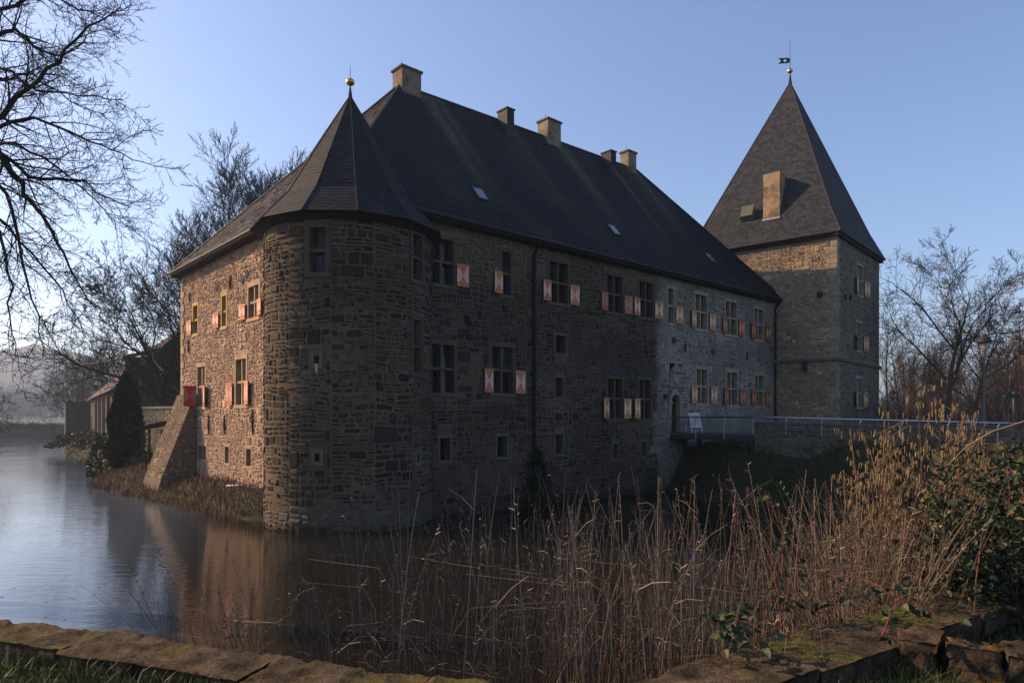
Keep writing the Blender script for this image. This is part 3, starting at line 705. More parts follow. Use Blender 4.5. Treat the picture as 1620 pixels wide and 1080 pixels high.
lc = slate_col(rng, (.045, .040, .040)); mb = MB(); slate_patch(rng, mb, e3, e0b, hC, e3c, lc, .2, .22); slate_patch(rng, mb, e3c, hC, rA, rA, lc, .2, .22); tag(mb.build('slates', M['slate'], roof), kind='stuff')
mb = MB(); slate_patch(rng, mb, e1, e2, rE, rE, slate_col(rng), .3, .35); slate_patch(rng, mb, e2, e3, rA, rE, slate_col(rng), .3, .35); tag(mb.build('slates', M['slate'], roof), kind='stuff')
mb = MB()
for a, b in ((hC, rA), (e3, rA), (e1, rE), (e2, rE), (rA, rE)): mb.tube([a + Vector((0, 0, .03)), a.lerp(b, .5) + Vector((0, 0, .05)), b + Vector((0, 0, .05))], [.07] * 3, 6, (.028, .028, .032))
tag(mb.build('ridge_capping', M['slate'], roof))
# gutters, boxed eaves and downpipes
def gutter(a, b, par, r=.065):
    mb = MB(); mb.tube([a, a.lerp(b, .5), b], [r] * 3, 8, (.022, .022, .024), cap=True); return mb.build('gutter', M['metal_dark'], par)
dz = Vector((0, 0, -.06)); gutter(e0a + DN * .06 + dz, e1 + DN * .06 + dz, castle)
gutter(e3 - DR * .06 + dz, e0b - DR * .06 + dz, castle)
MB().box(FA, CUT, LEN_F + .3, ZE - .2, ZE - .03, -.1, OV - .06, (.025, .022, .02)).build('soffit', M['wood'], castle)
MB().box(LW, CUT, WID + OV, ZE - .2, ZE - .03, -.1, OV - .06, (.03, .024, .02)).build('soffit', M['wood'], castle)
def pipe(par, fr, x, y0, y1, r=.08, w=.12, vtop=None):
    u = fr.px(x, 600)[0]; va, vb = fr.px(x, y1)[1], vtop or fr.px(x, y0)[1]; mb = MB()
    mb.tube([Vector(fr.P(u, va, w)), Vector(fr.P(u, vb - .6, w)), Vector(fr.P(u, vb - .1, OV))], [r] * 3, 8, (.012, .012, .013))
    for k in range(5): z = lerp(va, vb - .8, (k + .5) / 5); mb.box(fr, u - r * 1.4, u + r * 1.4, z - .03, z + .03, 0, w + r * 1.2, (.02, .02, .02))
    mb.build('downpipe', M['metal_dark'], par)
pipe(castle, FA, 843, 385, 770, vtop=ZE); pipe(castle, FA, 1224.5, 480, 690, vtop=ZE)
# chimneys, vents and roof lights
def chimney(par, u, w, su, sw_, z0, z1, c, name='chimney', fr=None):
    f = Fr(FP(u, w, 0), DR, DN); mb = MB(); mb.box(f, -su, su, z0, z1, -sw_, sw_, c)
    mb.box(f, -su - .07, su + .07, z1, z1 + .1, -sw_ - .07, sw_ + .07, tuple(x * .6 for x in c)); o = mb.build(name, M['render_coat'], par)
    MB().tube([Vector(f.P(-su * .6, z1 + .1, 0)), Vector(f.P(-su * .6, z1 + .6, 0))], [.012, .008], 4, (.1, .1, .1)).build('lightning_rod', M['metal_dark'], o)
    return o
chimney(roof, 7.2, -MID, .56, .43, ZR - 1.9, ZR + .38, (.24, .19, .14)); chimney(roof, 17.25, -MID, .55, .43, ZR - 1.6, ZR + .8, (.24, .215, .15)); chimney(roof, 24.75, -MID, .42, .35, ZR - 1.5, ZR + .95, (.24, .215, .15))
for x in (13.25, 22.0):
    f = Fr(FP(x, -MID + .6, 0), DR, DN); mb = MB(); mb.box(f, -.26, .26, ZR - 1.8, ZR + .1, -.4, .4, (.035, .035, .04)); mb.box(f, -.31, .31, ZR + .1, ZR + .16, -.45, .46, (.03, .03, .034))
    o = mb.build('roof_vent', M['slate'], roof)
    for k in range(5): MB().box(f, -.2, .2, ZR - .72 + k * .16, ZR - .66 + k * .16, .4, .425, (.012, .012, .014)).build('louvre', M['slate'], o)
SLP = (rA - (e0 + e1) / 2); SLP -= DR * SLP.dot(DR); SN = DR.cross(SLP).normalized(); SN = SN if SN.z > 0 else -SN
SF = Fr(e0, DR, SN, SLP)
for x, y in ((758.5, 309), (970, 365.5), (1123, 410)):
    u, v = SF.px(x, y); mb = MB(); mb.box(SF, u - .3, u + .3, v - .42, v + .42, .0, .1, (.03, .03, .033)); o = mb.build('skylight', M['metal_dark'], roof)
    MB().box(SF, u - .25, u + .25, v - .37, v + .37, .101, .112).build('pane', M['skylight_glass'], o)

# ================================================================== ROUND TOWER
CY = Cyl(TC, TR)
rtower = thing('round_tower', (TC.x, TC.y, 0), 'round stone corner tower with pointed slate cap and gold ball, standing in the water', 'tower')
TTOP = 11.2
RH = []
tw = [((490, 515, 360, 431), 'single', True), ((653, 667, 372, 443), 'single', True), ((654, 666, 507, 589), 'single', True)]
for p, k, l in tw: RH.append(grow_hole(win_px(CY, *p), .18))
loops = [(501, 569, .09, .14), (502, 723, .09, .14), (661, 724, .07, .16)]
lh = []
for x, y, a, b in loops: u, v = CY.px(x, y); lh.append((u - a, u + a, v - b, v + b))
SPAN = TR * R(128)
def tow_col(u, v, c):
    kk_ = 1 + .45 * noise.noise((u * .35, v * .35, 6.0)); c = tuple(x * kk_ for x in c)
    if v < .1: return (.03, .032, .02)
    if v < 1.1: k = 1.5 * max(0, 1.1 - v); g = sum(c) / 3; return tuple(lerp(x, (.15, .132, .108)[i], min(.7, k)) for i, x in enumerate(c))
    return c
wsurf = wall_sheet(CY, -math.pi * TR, math.pi * TR, -.8, TTOP, [win_px(CY, *p) for p, k, l in tw] + lh, lambda u, v: mixc(tuple(x * (1 + .4 * noise.noise((u * .4, v * .4, 3.0))) for x in (.105, .081, .056)), (.04, .042, .028), (.2 - v) / .2), .35)
rwall = wsurf.build('wall', M['mortar'], rtower, smooth=False)
PAL_T = [(0.0252, 0.0207, 0.0155), (0.0340, 0.0274, 0.0200), (0.0555, 0.0392, 0.0244), (0.0222, 0.0200, 0.0185), (0.0777, 0.0488, 0.0281), (0.0444, 0.0340, 0.0244), (0.0296, 0.0244, 0.0185), (0.0629, 0.0488, 0.0340)]
masonry(random.Random(5), CY, rwall, (-SPAN, SPAN, -.3, TTOP - .05), RH + [(h[0] - .22, h[1] + .22, h[2] - .2, h[3] + .2) for h in lh], (.22, .4), (.2, .74), .024, (.014, .05), PAL_T, 300, .05, tow_col, bald=.3)
for p, k, l in tw:
    h = win_px(CY, *p); window(rtower, CY, *h, k, (), fw=.17, c=(.075, .06, .043), rec=.28, lattice=l)
for h in lh:
    f = CY.fr_at((h[0] + h[1]) / 2, 0); mb = MB(); cc = (.12, .10, .075); o_ = .13
    mb.box(f, h[0] - o_, h[0], h[2] - .15, h[3] + .15, -.3, .03, cc); mb.box(f, h[1], h[1] + o_, h[2] - .15, h[3] + .15, -.3, .03, cc); mb.box(f, h[0], h[1], h[3], h[3] + .15, -.3, .034, cc); mb.box(f, h[0], h[1], h[2] - .15, h[2], -.3, .034, cc)
    lo = mb.build('loophole', M['dressed_stone'], rtower); MB().box(f, h[0], h[1], h[2], h[3], -.45, -.4).build('dark_opening', M['dark_void'], lo)
# white droppings below the upper loophole
u, v = CY.px(501, 585); f = CY.fr_at(u, 0); MB().add([f.P(u - .04, v + .22, .05), f.P(u + .05, v + .22, .05), f.P(u + .06, v + .02, .052), f.P(u + .02, v - .16, .05), f.P(u - .04, v + .0, .052)], [(0, 1, 2, 3, 4)], (.32, .32, .31)).build('dropping_stain', M['plain_tint'], rwall)
# many-sided cap with a flared foot
NS = 12; A0 = CY.a0 + R(4); rr_ = [(TR + .5, 11.05), (TR - .52, 12.2), (.1, 16.45)]
def cp_(i, k): a = A0 + 2 * math.pi * i / NS; return Vector((TC.x + rr_[k][0] * math.cos(a), TC.y + rr_[k][0] * math.sin(a), rr_[k][1]))
mb = MB(); sl = MB(); hp = MB()
for i in range(NS):
    for k in (0, 1):
        mb.add([tuple(p) for p in (cp_(i, k), cp_(i + 1, k), cp_(i + 1, k + 1), cp_(i, k + 1))], [(0, 1, 2, 3)], (.02, .02, .022))
        slate_patch(rng, sl, cp_(i, k), cp_(i + 1, k), cp_(i + 1, k + 1), cp_(i, k + 1), slate_col(rng, (.0115, .0125, .016)), .18, .19, .5)
    hp.tube([cp_(i, 0) + Vector((0, 0, .02)), cp_(i, 1) + Vector((0, 0, .03)), cp_(i, 2) + Vector((0, 0, .03))], [.022, .022, .015], 5, (.013, .014, .017))
mb.add([tuple(cp_(i, 0) + Vector((0, 0, -.02))) for i in range(NS)], [tuple(range(NS))], (.02, .017, .015))
cap = mb.build('roof', M['slate'], rtower); tag(sl.build('slates', M['slate'], cap), kind='stuff'); hp.build('hip_capping', M['slate'], cap)
MB().lathe((TC.x, TC.y, 0), [(TR + .02, TTOP - .35), (TR + .36, TTOP - .2), (TR + .4, 11.0), (TR + .3, 11.02)], 36, (.022, .019, .017)).build('eaves_board', M['wood'], rtower)
def finial(par, c, z, s=1.0):
    o = MB().lathe((c.x, c.y, z), [(.16 * s, -.3 * s), (.12 * s, .0), (.04 * s, .55 * s), (.035 * s, .62 * s)], 12, (.03, .03, .032)).build('finial', M['slate'], par, True)
    n_ = 9; MB().lathe((c.x, c.y, z + .82 * s), [(.2 * s * math.sin(math.pi * i / n_) + .001, -.17 * s * math.cos(math.pi * i / n_)) for i in range(n_ + 1)], 16).build('gold_ball', M['gold'], o, True)
    MB().tube([Vector((c.x, c.y, z + .95 * s)), Vector((c.x, c.y, z + 1.55 * s))], [.015, .008], 5, (.1, .09, .07)).build('spike', M['metal_dark'], o)
finial(rtower, TC, 16.45, .85)

# ================================================================== SQUARE TOWER
azL, azR = R(-50), R(42); dL = Vector((math.sin(azL), math.cos(azL), 0)); dR = Vector((math.sin(azR), math.cos(azR), 0))
C0 = Vector((20.6, 43.3, 0)); TL = 10.0
stower = thing('square_tower', (C0.x, C0.y, 0), 'tall square stone tower with steep pyramid slate roof and weathervane', 'tower')
nL = Vector((dL.y, -dL.x, 0)); nL = nL if nL.dot(C0) < 0 else -nL
nR = Vector((dR.y, -dR.x, 0)); nR = nR if nR.dot(C0) < 0 else -nR
TLf = Fr(C0, dL, nL); TRf = Fr(C0, dR, nR); STOP = 15.95
str_specs = [((1356, 1364.5, 421, 467), (1351.5, 1356), (1366, 1370.5)), ((1355, 1363, 511, 554), (1351, 1355), (1364.5, 1369)), ((1354.5, 1363, 599, 643.5), (1350, 1354.5), (1364, 1368))]
SH = []; sw_ = []
for p, a, b in str_specs: h = win_px(TRf, *p); sw_.append((h, a, b)); SH.append(grow_hole(h, .14))
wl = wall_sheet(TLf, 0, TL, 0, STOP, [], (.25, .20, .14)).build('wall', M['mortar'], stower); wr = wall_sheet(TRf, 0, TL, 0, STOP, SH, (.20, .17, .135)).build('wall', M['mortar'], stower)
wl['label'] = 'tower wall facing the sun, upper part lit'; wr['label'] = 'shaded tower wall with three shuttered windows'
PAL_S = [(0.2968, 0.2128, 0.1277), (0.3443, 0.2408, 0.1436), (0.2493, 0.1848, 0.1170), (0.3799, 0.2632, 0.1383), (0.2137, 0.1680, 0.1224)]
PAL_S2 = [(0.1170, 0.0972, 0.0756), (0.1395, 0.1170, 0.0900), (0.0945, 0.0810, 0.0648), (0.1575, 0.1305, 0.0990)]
zs = HC + (HY - 567) / F_PX * C0.y
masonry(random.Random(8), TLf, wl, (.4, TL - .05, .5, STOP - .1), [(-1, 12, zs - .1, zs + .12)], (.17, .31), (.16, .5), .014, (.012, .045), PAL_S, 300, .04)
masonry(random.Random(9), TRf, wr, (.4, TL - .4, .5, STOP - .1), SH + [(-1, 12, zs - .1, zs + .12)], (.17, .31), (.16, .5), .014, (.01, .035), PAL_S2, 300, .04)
for f in (Fr(C0 + dL * TL, dR, -nL), Fr(C0 + dR * TL, dL, -nR)): pass
wall_sheet(Fr(C0 + dL * TL, dR, -nL), 0, TL, 0, STOP, [], (.2, .17, .13)).build('wall', M['mortar'], stower); wall_sheet(Fr(C0 + dR * TL, dL, -nR), 0, TL, 0, STOP, [], (.2, .17, .13)).build('wall', M['mortar'], stower)
v = .8; k = 0
while v < STOP - .3:
    h = rng.uniform(.32, .46); a, b = (.62, .38) if k % 2 else (.38, .62); cq = shade(rng, (.27, .215, .15), .85, 1.12)
    if not (v < zs + .12 and v + h > zs - .1):
        mb = MB(); p = [C0 + dL * a + nL * .03, C0 + nL * .03 + nR * .03, C0 + dR * b + nR * .03, C0]
        mb.add([(q.x, q.y, z) for z in (v + .012, v + h - .012) for q in p], [(0, 1, 5, 4), (1, 2, 6, 5), (4, 5, 6, 7), (3, 2, 1, 0), (0, 4, 7, 3), (2, 3, 7, 6)], cq); mb.build('quoin', M['dressed_stone'], wl)
    v += h; k += 1
mb = MB(); p = [C0 + dL * (TL + .1) + nL * .0, C0 + dL * (TL + .1) + nL * .14, C0 + nL * .14 + nR * .14, C0 + dR * (TL + .1) + nR * .14, C0 + dR * (TL + .1), C0]
mb.add([(q.x, q.y, z) for z in (zs - .1, zs + .1) for q in p], [(1, 2, 8, 7), (2, 3, 9, 8), (6, 7, 8, 11), (8, 9, 10, 11), (5, 2, 1, 0), (5, 4, 3, 2)], (.13, .11, .085)); mb.build('string_course', M['dressed_stone'], stower)
for h, a, b in sw_:
    vm = (h[2] + h[3]) / 2; sh = []
    u0, u1 = TRf.px(a[0], 500)[0], TRf.px(a[1], 500)[0]; sh.append((u0, u1, h[2], vm + .1, (.52, .24, .07), CREAM, .06, .12, 'r'))
    u0, u1 = TRf.px(b[0], 500)[0], TRf.px(b[1], 500)[0]; sh.append((u0, u1, h[2], vm + .1, (.52, .24, .07), CREAM, .06, .12, 'l'))
    window(stower, TRf, *h, 'cross', sh, fw=.14, c=(.30, .26, .2), rec=.25)
h = win_px(TRf, 1373.5, 1378, 493, 525); mb = MB(); cc = (.2, .175, .14)
for q in ((h[0], h[0] + .15, h[2], h[3]), (h[1] - .15, h[1], h[2], h[3]), (h[0] + .15, h[1] - .15, h[3] - .15, h[3]), (h[0] + .15, h[1] - .15, h[2], h[2] + .12)): mb.box(TRf, *q, -.1, .07, cc)
mb.build('blocked_window', M['dressed_stone'], stower)
for fr, x, y in ((TLf, 1297, 466), (TRf, 1337, 470), (TRf, 1345, 470)):
    u, v = fr.px(x, y); mb = MB()
    for k in range(10):
        a0, a1 = k * .6283, (k + 1) * .6283
        mb.add([fr.P(u, v, .1), fr.P(u + .2 * math.cos(a0), v + .2 * math.sin(a0), .07), fr.P(u + .2 * math.cos(a1), v + .2 * math.sin(a1), .07), fr.P(u + .2 * math.cos(a0), v + .2 * math.sin(a0), 0), fr.P(u + .2 * math.cos(a1), v + .2 * math.sin(a1), 0)], [(0, 1, 2), (1, 3, 4, 2)], (.03, .028, .026))
    mb.build('stone_boss', M['stone'], stower)
u, v = TLf.px(1274, 574); MB().box(TLf, u - .12, u + .12, v - .5, v + .1, 0, .3, (.03, .028, .025)).build('drain_spout', M['stone'], stower)
# pyramid roof, feet slightly flared
so_ = .3; zE = 15.9; apex = Vector((20.45, 50.2, 28.75))
def tq(a, b, z): q = C0 + dL * a + dR * b; return Vector((q.x, q.y, z))
low = [tq(-so_, -so_, zE), tq(-so_, TL + so_, zE), tq(TL + so_, TL + so_, zE), tq(TL + so_, -so_, zE)]
kk = .14; ctr = Vector((apex.x, apex.y, zE)); up = [l.lerp(ctr, kk + .015) + Vector((0, 0, (apex.z - zE) * kk * .92)) for l in low]
mb = MB(); sl = MB()
for i in range(4):
    j = (i + 1) % 4; mb.add([tuple(p) for p in (low[i], low[j], up[j], up[i])], [(0, 1, 2, 3)], (.02, .02, .022)); mb.add([tuple(p) for p in (up[i], up[j], apex)], [(0, 1, 2)], (.02, .02, .022))
    sc = slate_col(rng, (.027, .029, .033)); slate_patch(rng, sl, low[i], low[j], up[j], up[i], sc, .2, .22); slate_patch(rng, sl, up[i], up[j], apex, apex, sc, .2, .22)
mb.add([tuple(p + Vector((0, 0, -.02))) for p in low], [(0, 1, 2, 3)], (.02, .018, .016))
sroof = mb.build('roof', M['slate'], stower); tag(sl.build('slates', M['slate'], sroof), kind='stuff')
hp = MB()
for i in range(4): hp.tube([low[i], up[i] + Vector((0, 0, .04)), apex + Vector((0, 0, .03))], [.045, .045, .03], 6, (.03, .028, .028))
hp.build('hip_capping', M['slate'], sroof)
for i in (3, 0): gutter(low[i] + dz, low[(i + 1) % 4] + dz, stower, .08)
mb = MB(); mb.box(TLf, -so_, TL + so_, zE - .3, zE - .03, -.1, so_ - .08, (.02, .018, .016)); mb.build('soffit', M['wood'], stower); MB().box(TRf, -so_, TL + so_, zE - .3, zE - .03, -.1, so_ - .08, (.02, .018, .016)).build('soffit', M['wood'], stower)
# roof plane facing the sun: chimney and hatch
Ln = (up[0] - up[3]).cross(apex - up[3]).normalized(); Ln = Ln if Ln.z > 0 else -Ln
LRF = Fr(up[3], (up[0] - up[3]), Ln, (apex - (up[0] + up[3]) / 2))
u, v = LRF.px(1220, 349); b0 = Vector(LRF.P(u, v, 0)); cf = Fr(Vector((b0.x, b0.y, 0)), -dL, nL)
mb = MB(); mb.box(cf, -.56, .56, b0.z - .3, b0.z + 3.1, -1.05, .03, (.36, .25, .15)); ch = mb.build('chimney', M['render_coat'], sroof)
MB().box(cf, -.6, .6, b0.z - .1, b0.z + .03, -.5, .12, (.3, .3, .3)).build('lead_flashing', M['metal_dark'], ch)
u, v = LRF.px(1183, 347); hb = Fr(Vector(LRF.P(u, v, .0)), LRF.U, Vector(Ln) * .8 + Vector((0, 0, .55)), LRF.V)
MB().box(hb, -.42, .42, -.3, .55, .0, .45, (.09, .10, .06)).build('roof_hatch', M['painted_wood'], sroof)
u, v = Fr(up[0], (up[1] - up[0]), (up[1] - up[0]).cross(apex - up[0])).px(1362, 362)
finial(stower, apex, 28.75, 1.0)
vn = MB(); vz = 28.75 + 1.95; vf = Fr(apex.xy.to_3d(), Vector((-1, .12, 0)), Vector((.12, 1, 0)))
MB().tube([Vector((apex.x, apex.y, 29.6)), Vector((apex.x, apex.y, 31.9))], [.025, .012], 6, (.08, .08, .08)).build('vane_rod', M['metal_dark'], stower)
vb = [(0.03, 0), (.85, -.0), (.62, .2), (.85, .4), (.03, .4)]; base_v = HC + (HY - 100) / F_PX * apex.y
mb = MB()
n = 16; hole = [(.36 + .11 * math.cos(2 * math.pi * i / n), .2 + .11 * math.sin(2 * math.pi * i / n)) for i in range(n)]
out = []
for i in range(n):
    a = 2 * math.pi * i / n; cx_, cy_ = math.cos(a), math.sin(a); t = 9
    for (x0, y0), (x1, y1) in zip(vb, vb[1:] + vb[:1]):
        ex, ey = x1 - x0, y1 - y0; den = cx_ * ey - cy_ * ex
        if abs(den) < 1e-9: continue
        tt = ((x0 - .36) * ey - (y0 - .2) * ex) / den; ss = ((x0 - .36) * cy_ - (y0 - .2) * cx_) / den
        if tt > 0 and -1e-6 <= ss <= 1 + 1e-6: t = min(t, tt)
    out.append((.36 + cx_ * t, .2 + cy_ * t))
for w in (0, .02):
    mb.add([vf.P(x, base_v + y, w) for x, y in hole] + [vf.P(x, base_v + y, w) for x, y in out], [(i, (i + 1) % n, n + (i + 1) % n, n + i) for i in range(n)], (.02, .02, .03))
mb.build('vane_flag', M['metal_dark'], stower)

# ================================================================== BRIDGE AND RIGHT BANK
BD = Vector((CA, -SA, 0))                                   # bridge runs straight out of the entrance front
bs = Vector((8.68, 37.8, 0)); bside = DR                    # near edge starts left of the door
DECK = 3.24
bridge = thing('footbridge', (bs.x, bs.y, DECK), 'steel footbridge with cable railing leading to the castle door', 'bridge')
BF = Fr(bs, BD, DR)                                         # u along the bridge, v up, w across
MB().box(BF, -.1, 5.1, DECK - .12, DECK, 0, 2.0, (.09, .085, .08)).build('deck', M['wood'], bridge)
mb = MB()
for w in (.0, 1.88): mb.box(BF, -.1, 5.1, DECK - .34, DECK - .125, w, w + .12, (.05, .052, .056))
mb.build('girder', M['metal_dark'], bridge)
mb = MB(); mb.tube([Vector(BF.P(.4, DECK - .35, .9)), Vector(BF.P(.2, DECK - .9, 1.2)), Vector(BF.P(-.1, DECK - .95, 1.6))], [.12, .1, .1], 8, (.04, .04, .04)); mb.build('bracket', M['metal_dark'], bridge)
def rail_z(u): return 4.08 - max(0, u - 5) * .028
def deck_z(u): return DECK - max(0, u - 5) * .028
END = 15.5
for w in (.05, 1.95):
    near = w < 1
    mb = MB(); mb.tube([Vector(BF.P(u, rail_z(u), w)) for u in (0, 2.5, 5, 8, 11, END)], [.035] * 6, 8, cap=True); mb.build('handrail', M['steel'], bridge)
    posts = (0, 1.72, 3.4, 5.0, 6.7, 8.4, 10.1, 11.8, 13.5, 15.2)
    for u in posts:
        mb = MB(); mb.tube([Vector(BF.P(u, deck_z(u) - (.3 if u < 4.5 else 0), w - (.06 if near else -.06))), Vector(BF.P(u, rail_z(u) - .15, w - (.06 if near else -.06))), Vector(BF.P(u + .06, rail_z(u), w))], [.026, .026, .02], 6); mb.build('rail_post', M['steel'], bridge)
    for k in range(7):
        z = .1 + k * .105; MB().tube([Vector(BF.P(u, deck_z(u) + z, w)) for u in (0, 5, END)], [.007] * 3, 4, (.2, .2, .2)).build('rail_wire', M['metal_dark'], bridge)
# masonry approach of the bridge
abut = thing('approach_wall', BF.P(5.1, 0, 0), 'dark stone wall carrying the footbridge approach above the grassy bank', 'wall')
AF = Fr(Vector(BF.P(5.1, 0, .0)), BD, -DR); LA = 12.0
mb = MB(); 
for (u0, u1) in ((0, LA),):
    z0, z1 = deck_z(5.1) + .52, deck_z(5.1 + LA) + .52
    mb.add([AF.P(0, .3, 0), AF.P(LA, .3, 0), AF.P(LA, z1, 0), AF.P(0, z0, 0), AF.P(0, .3, -2.2), AF.P(LA, .3, -2.2), AF.P(LA, z1, -2.2), AF.P(0, z0, -2.2)], [(0, 1, 2, 3), (0, 3, 7, 4), (1, 5, 6, 2), (5, 4, 7, 6)], (.14, .12, .095))
    mb.add([AF.P(0, z0 - .4, -.3), AF.P(LA, z1 - .4, -.3), AF.P(LA, z1 - .4, -1.9), AF.P(0, z0 - .4, -1.9)], [(0, 1, 2, 3)], (.12, .11, .1))
am = mb.build('wall', M['mortar'], abut)
class Sl:
    def P(s, u, v, w=0): return AF.P(u, v - u * .028, w)
masonry(random.Random(21), Sl(), am, (.02, LA, .5, DECK + .45), [], (.2, .34), (.2, .6), .016, (.01, .04), [(.10, .085, .065), (.13, .105, .075), (.08, .072, .06)], 220, .03)
class Sl2:
    def P(s, u, v, w=0): return AF.P(-w, v, -u)
masonry(random.Random(22), Sl2(), am, (.02, 2.2, .5, DECK + .45), [], (.2, .34), (.2, .6), .016, (.01, .04), [(.10, .085, .065), (.13, .105, .075), (.08, .072, .06)], 60, .03)
v = 0
while v < LA - .2:
    L_ = min(random.Random(int(v * 100)).uniform(.7, 1.1), LA - v); z = deck_z(5.1 + v) + .52; z2 = deck_z(5.1 + v + L_) + .52
    MB().add([AF.P(v + .01, z, .05), AF.P(v + L_ - .01, z2, .05), AF.P(v + L_ - .01, z2 + .09, .05), AF.P(v + .01, z + .09, .05), AF.P(v + .01, z, -.32), AF.P(v + L_ - .01, z2, -.32), AF.P(v + L_ - .01, z2 + .09, -.32), AF.P(v + .01, z + .09, -.32)],
             [(0, 1, 2, 3), (3, 2, 6, 7), (0, 3, 7, 4), (1, 5, 6, 2), (5, 4, 7, 6), (0, 4, 5, 1)], (.12, .105, .085)).build('coping_stone', M['stone'], abut); v += L_
# A-frame notice on the bridge
bo = thing('sandwich_board', BF.P(1.2, DECK, 1.0), 'small white framed A-board with red and blue poster on the footbridge', 'sign')
o = Vector(BF.P(1.0, DECK, .9)); fU = Vector((.92, .39, 0)); fW = Vector((.39, -.92, 0))
for s, nm in ((1, 'front_panel'), (-1, 'rear_panel')):
    V_ = Vector((0, 0, 1)) * .95 - fW * s * .30; f = Fr(o + fW * (.32 * s), fU, fW * s, V_); mb = MB()
    for q in ((-.36, -.32, 0, 1.12), (.32, .36, 0, 1.12)): mb.box(f, *q, 0, .03, (.75, .75, .76))
    mb.box(f, -.32, .32, 1.06, 1.12, 0, .03, (.75, .75, .76)); mb.box(f, -.32, .32, .3, .37, 0, .03, (.75, .75, .76))
    pn = mb.build(nm, M['painted_wood'], bo); MB().box(f, -.32, .32, .37, 1.06, .005, .02).build('poster', M['poster'], pn)

# ================================================================== LAMPS, SIGNPOST
def street_lamp(px, Y, ztop, label, s=1.0):
    X_ = (px - CX) / F_PX * Y; zb = hz(X_, Y); t = thing('street_lamp', (X_, Y, zb), label, 'lamp', 'street lamps by the moat path'); H = ztop - zb
    MB().tube([Vector((X_, Y, zb - .2)), Vector((X_, Y, zb + .5)), Vector((X_, Y, zb + .52)), Vector((X_, Y, ztop - .75))], [.06, .06, .042, .035], 8, (.10, .105, .11)).build('pole', M['metal_dark'], t, True)
    mb = MB()
    for k in range(4):
        a = k * math.pi / 2 + .4; c_, s_ = math.cos(a), math.sin(a)
        mb.tube([Vector((X_, Y, ztop - .75)), Vector((X_ + .17 * c_, Y + .17 * s_, ztop - .55)), Vector((X_ + .19 * c_, Y + .19 * s_, ztop - .25))], [.014] * 3, 5, (.03, .035, .035))
    mb.build('lantern_frame', M['metal_dark'], t)
    MB().lathe((X_, Y, ztop), [(.09, -.68), (.15, -.3), (.12, -.27)], 12).build('lantern_glass', M['lamp_glass'], t, True)
    MB().lathe((X_, Y, ztop), [(.31, -.30), (.30, -.24), (.2, -.06), (.09, .0), (.08, .06), (.0, .08)], 16, (.022, .026, .025)).build('lantern_hood', M['metal_dark'], t, True)
street_lamp(1557, 31, 7.75, 'tall dark street lamp with wide round hood right of the bare tree')
street_lamp(1413, 62, 6.6, 'distant small street lamp just right of the square tower')
X_, Y_ = (1600 - CX) / F_PX * 25, 25; zb = hz(X_, Y_)
sg = thing('direction_sign', (X_, Y_, zb), 'dark green direction sign with white arrow among the brush', 'sign')
MB().tube([Vector((X_ + .1, Y_ + .03, zb - .2)), Vector((X_ + .1, Y_ + .03, 4.95))], [.03, .03], 6, (.12, .12, .12)).build('post', M['metal_dark'], sg)
f = Fr((X_, Y_, 0), (.98, .2, 0), (.2, -.98, 0)); pl = MB().box(f, -.38, .34, 4.72, 4.88, 0, .03, (.012, .05, .035)).build('sign_plate', M['painted_wood'], sg)
MB().add([f.P(-.35, 4.80, .033), f.P(-.29, 4.835, .033), f.P(-.29, 4.765, .033)], [(0, 1, 2)], (.6, .6, .6)).build('arrow', M['plain_tint'], pl)
X_, Y_ = (1539 - CX) / F_PX * 44, 44; zb = hz(X_, Y_)
bd = thing('white_board_fence', (X_, Y_, zb), 'short white board fence glimpsed behind the hazel stems', 'fence'); f = Fr((X_, Y_, 0), (1, 0, 0), (0, -1, 0))
for i in range(5): MB().box(f, -.56 + i * .23, -.36 + i * .23, zb, 4.25 - .02 * (i % 2), 0, .03, (.72, .72, .7)).build('board', M['painted_wood'], bd)
for z in (3.9, 4.12): MB().box(f, -.57, .58, z - .03, z + .03, .031, .06, (.66, .66, .64)).build('rail', M['painted_wood'], bd)

# ================================================================== BUILDINGS BEYOND THE MOAT (left)
bn = Vector((-43.4, 75, 0)); bf_ = Vector((-71, 115, 0)); bd_ = (bf_ - bn).normalized(); bl = (bf_ - bn).length; bg_ = Vector((bd_.y, -bd_.x, 0))   # bg_: along the gable, away from the moat
barn = thing('farm_building', (bn.x, bn.y, 1), 'long farm building with dark shaded gable and sunlit wall along the moat', 'building')
BW = Fr(bn, bd_, -bg_); BG = Fr(bn, bg_, -bd_); ze = 7.6; wd = 17.0; zr = 16.2
hs = [(u, u + .9, 4.2, 5.4) for u in (6, 13, 20.5, 28, 36)]
wb = wall_sheet(BW, 0, bl, .3, ze, hs, (.105, .078, .056)).build('wall', M['mortar'], barn); wb['label'] = 'sunlit brick and stone side wall'
rest = MB(); masonry(random.Random(31), BW, wb, (.1, bl, .5, ze), hs, (.3, .5), (.3, .9), .02, (.01, .04), [(.105, .076, .053), (.13, .092, .063), (.085, .064, .046)], 0)
for h in hs: window(barn, BW, *h, 'open', (), fw=.15, c=(.2, .15, .1), rec=.2, lattice=False, sill=False)
for u in (9.5, 17, 24.5, 32): MB().box(BW, u - .25, u + .25, .3, ze - .4, 0, .35, (.14, .10, .072)).build('pilaster', M['mortar'], barn)
for u in (10.4, 18.2, 26.0): MB().tube([Vector(BW.P(u, .6, .5)), Vector(BW.P(u, ze - .3, .5))], [.06, .06], 6, (.13, .13, .14)).build('downpipe', M['metal_dark'], barn)
mb = MB(); mb.add([BG.P(0, .3), BG.P(wd, .3), BG.P(wd, ze), BG.P(wd / 2, zr - .3), BG.P(0, ze)], [(0, 1, 2, 3, 4)], (.07, .05, .038)); gb = mb.build('gable_wall', M['mortar'], barn)
rl_ = []
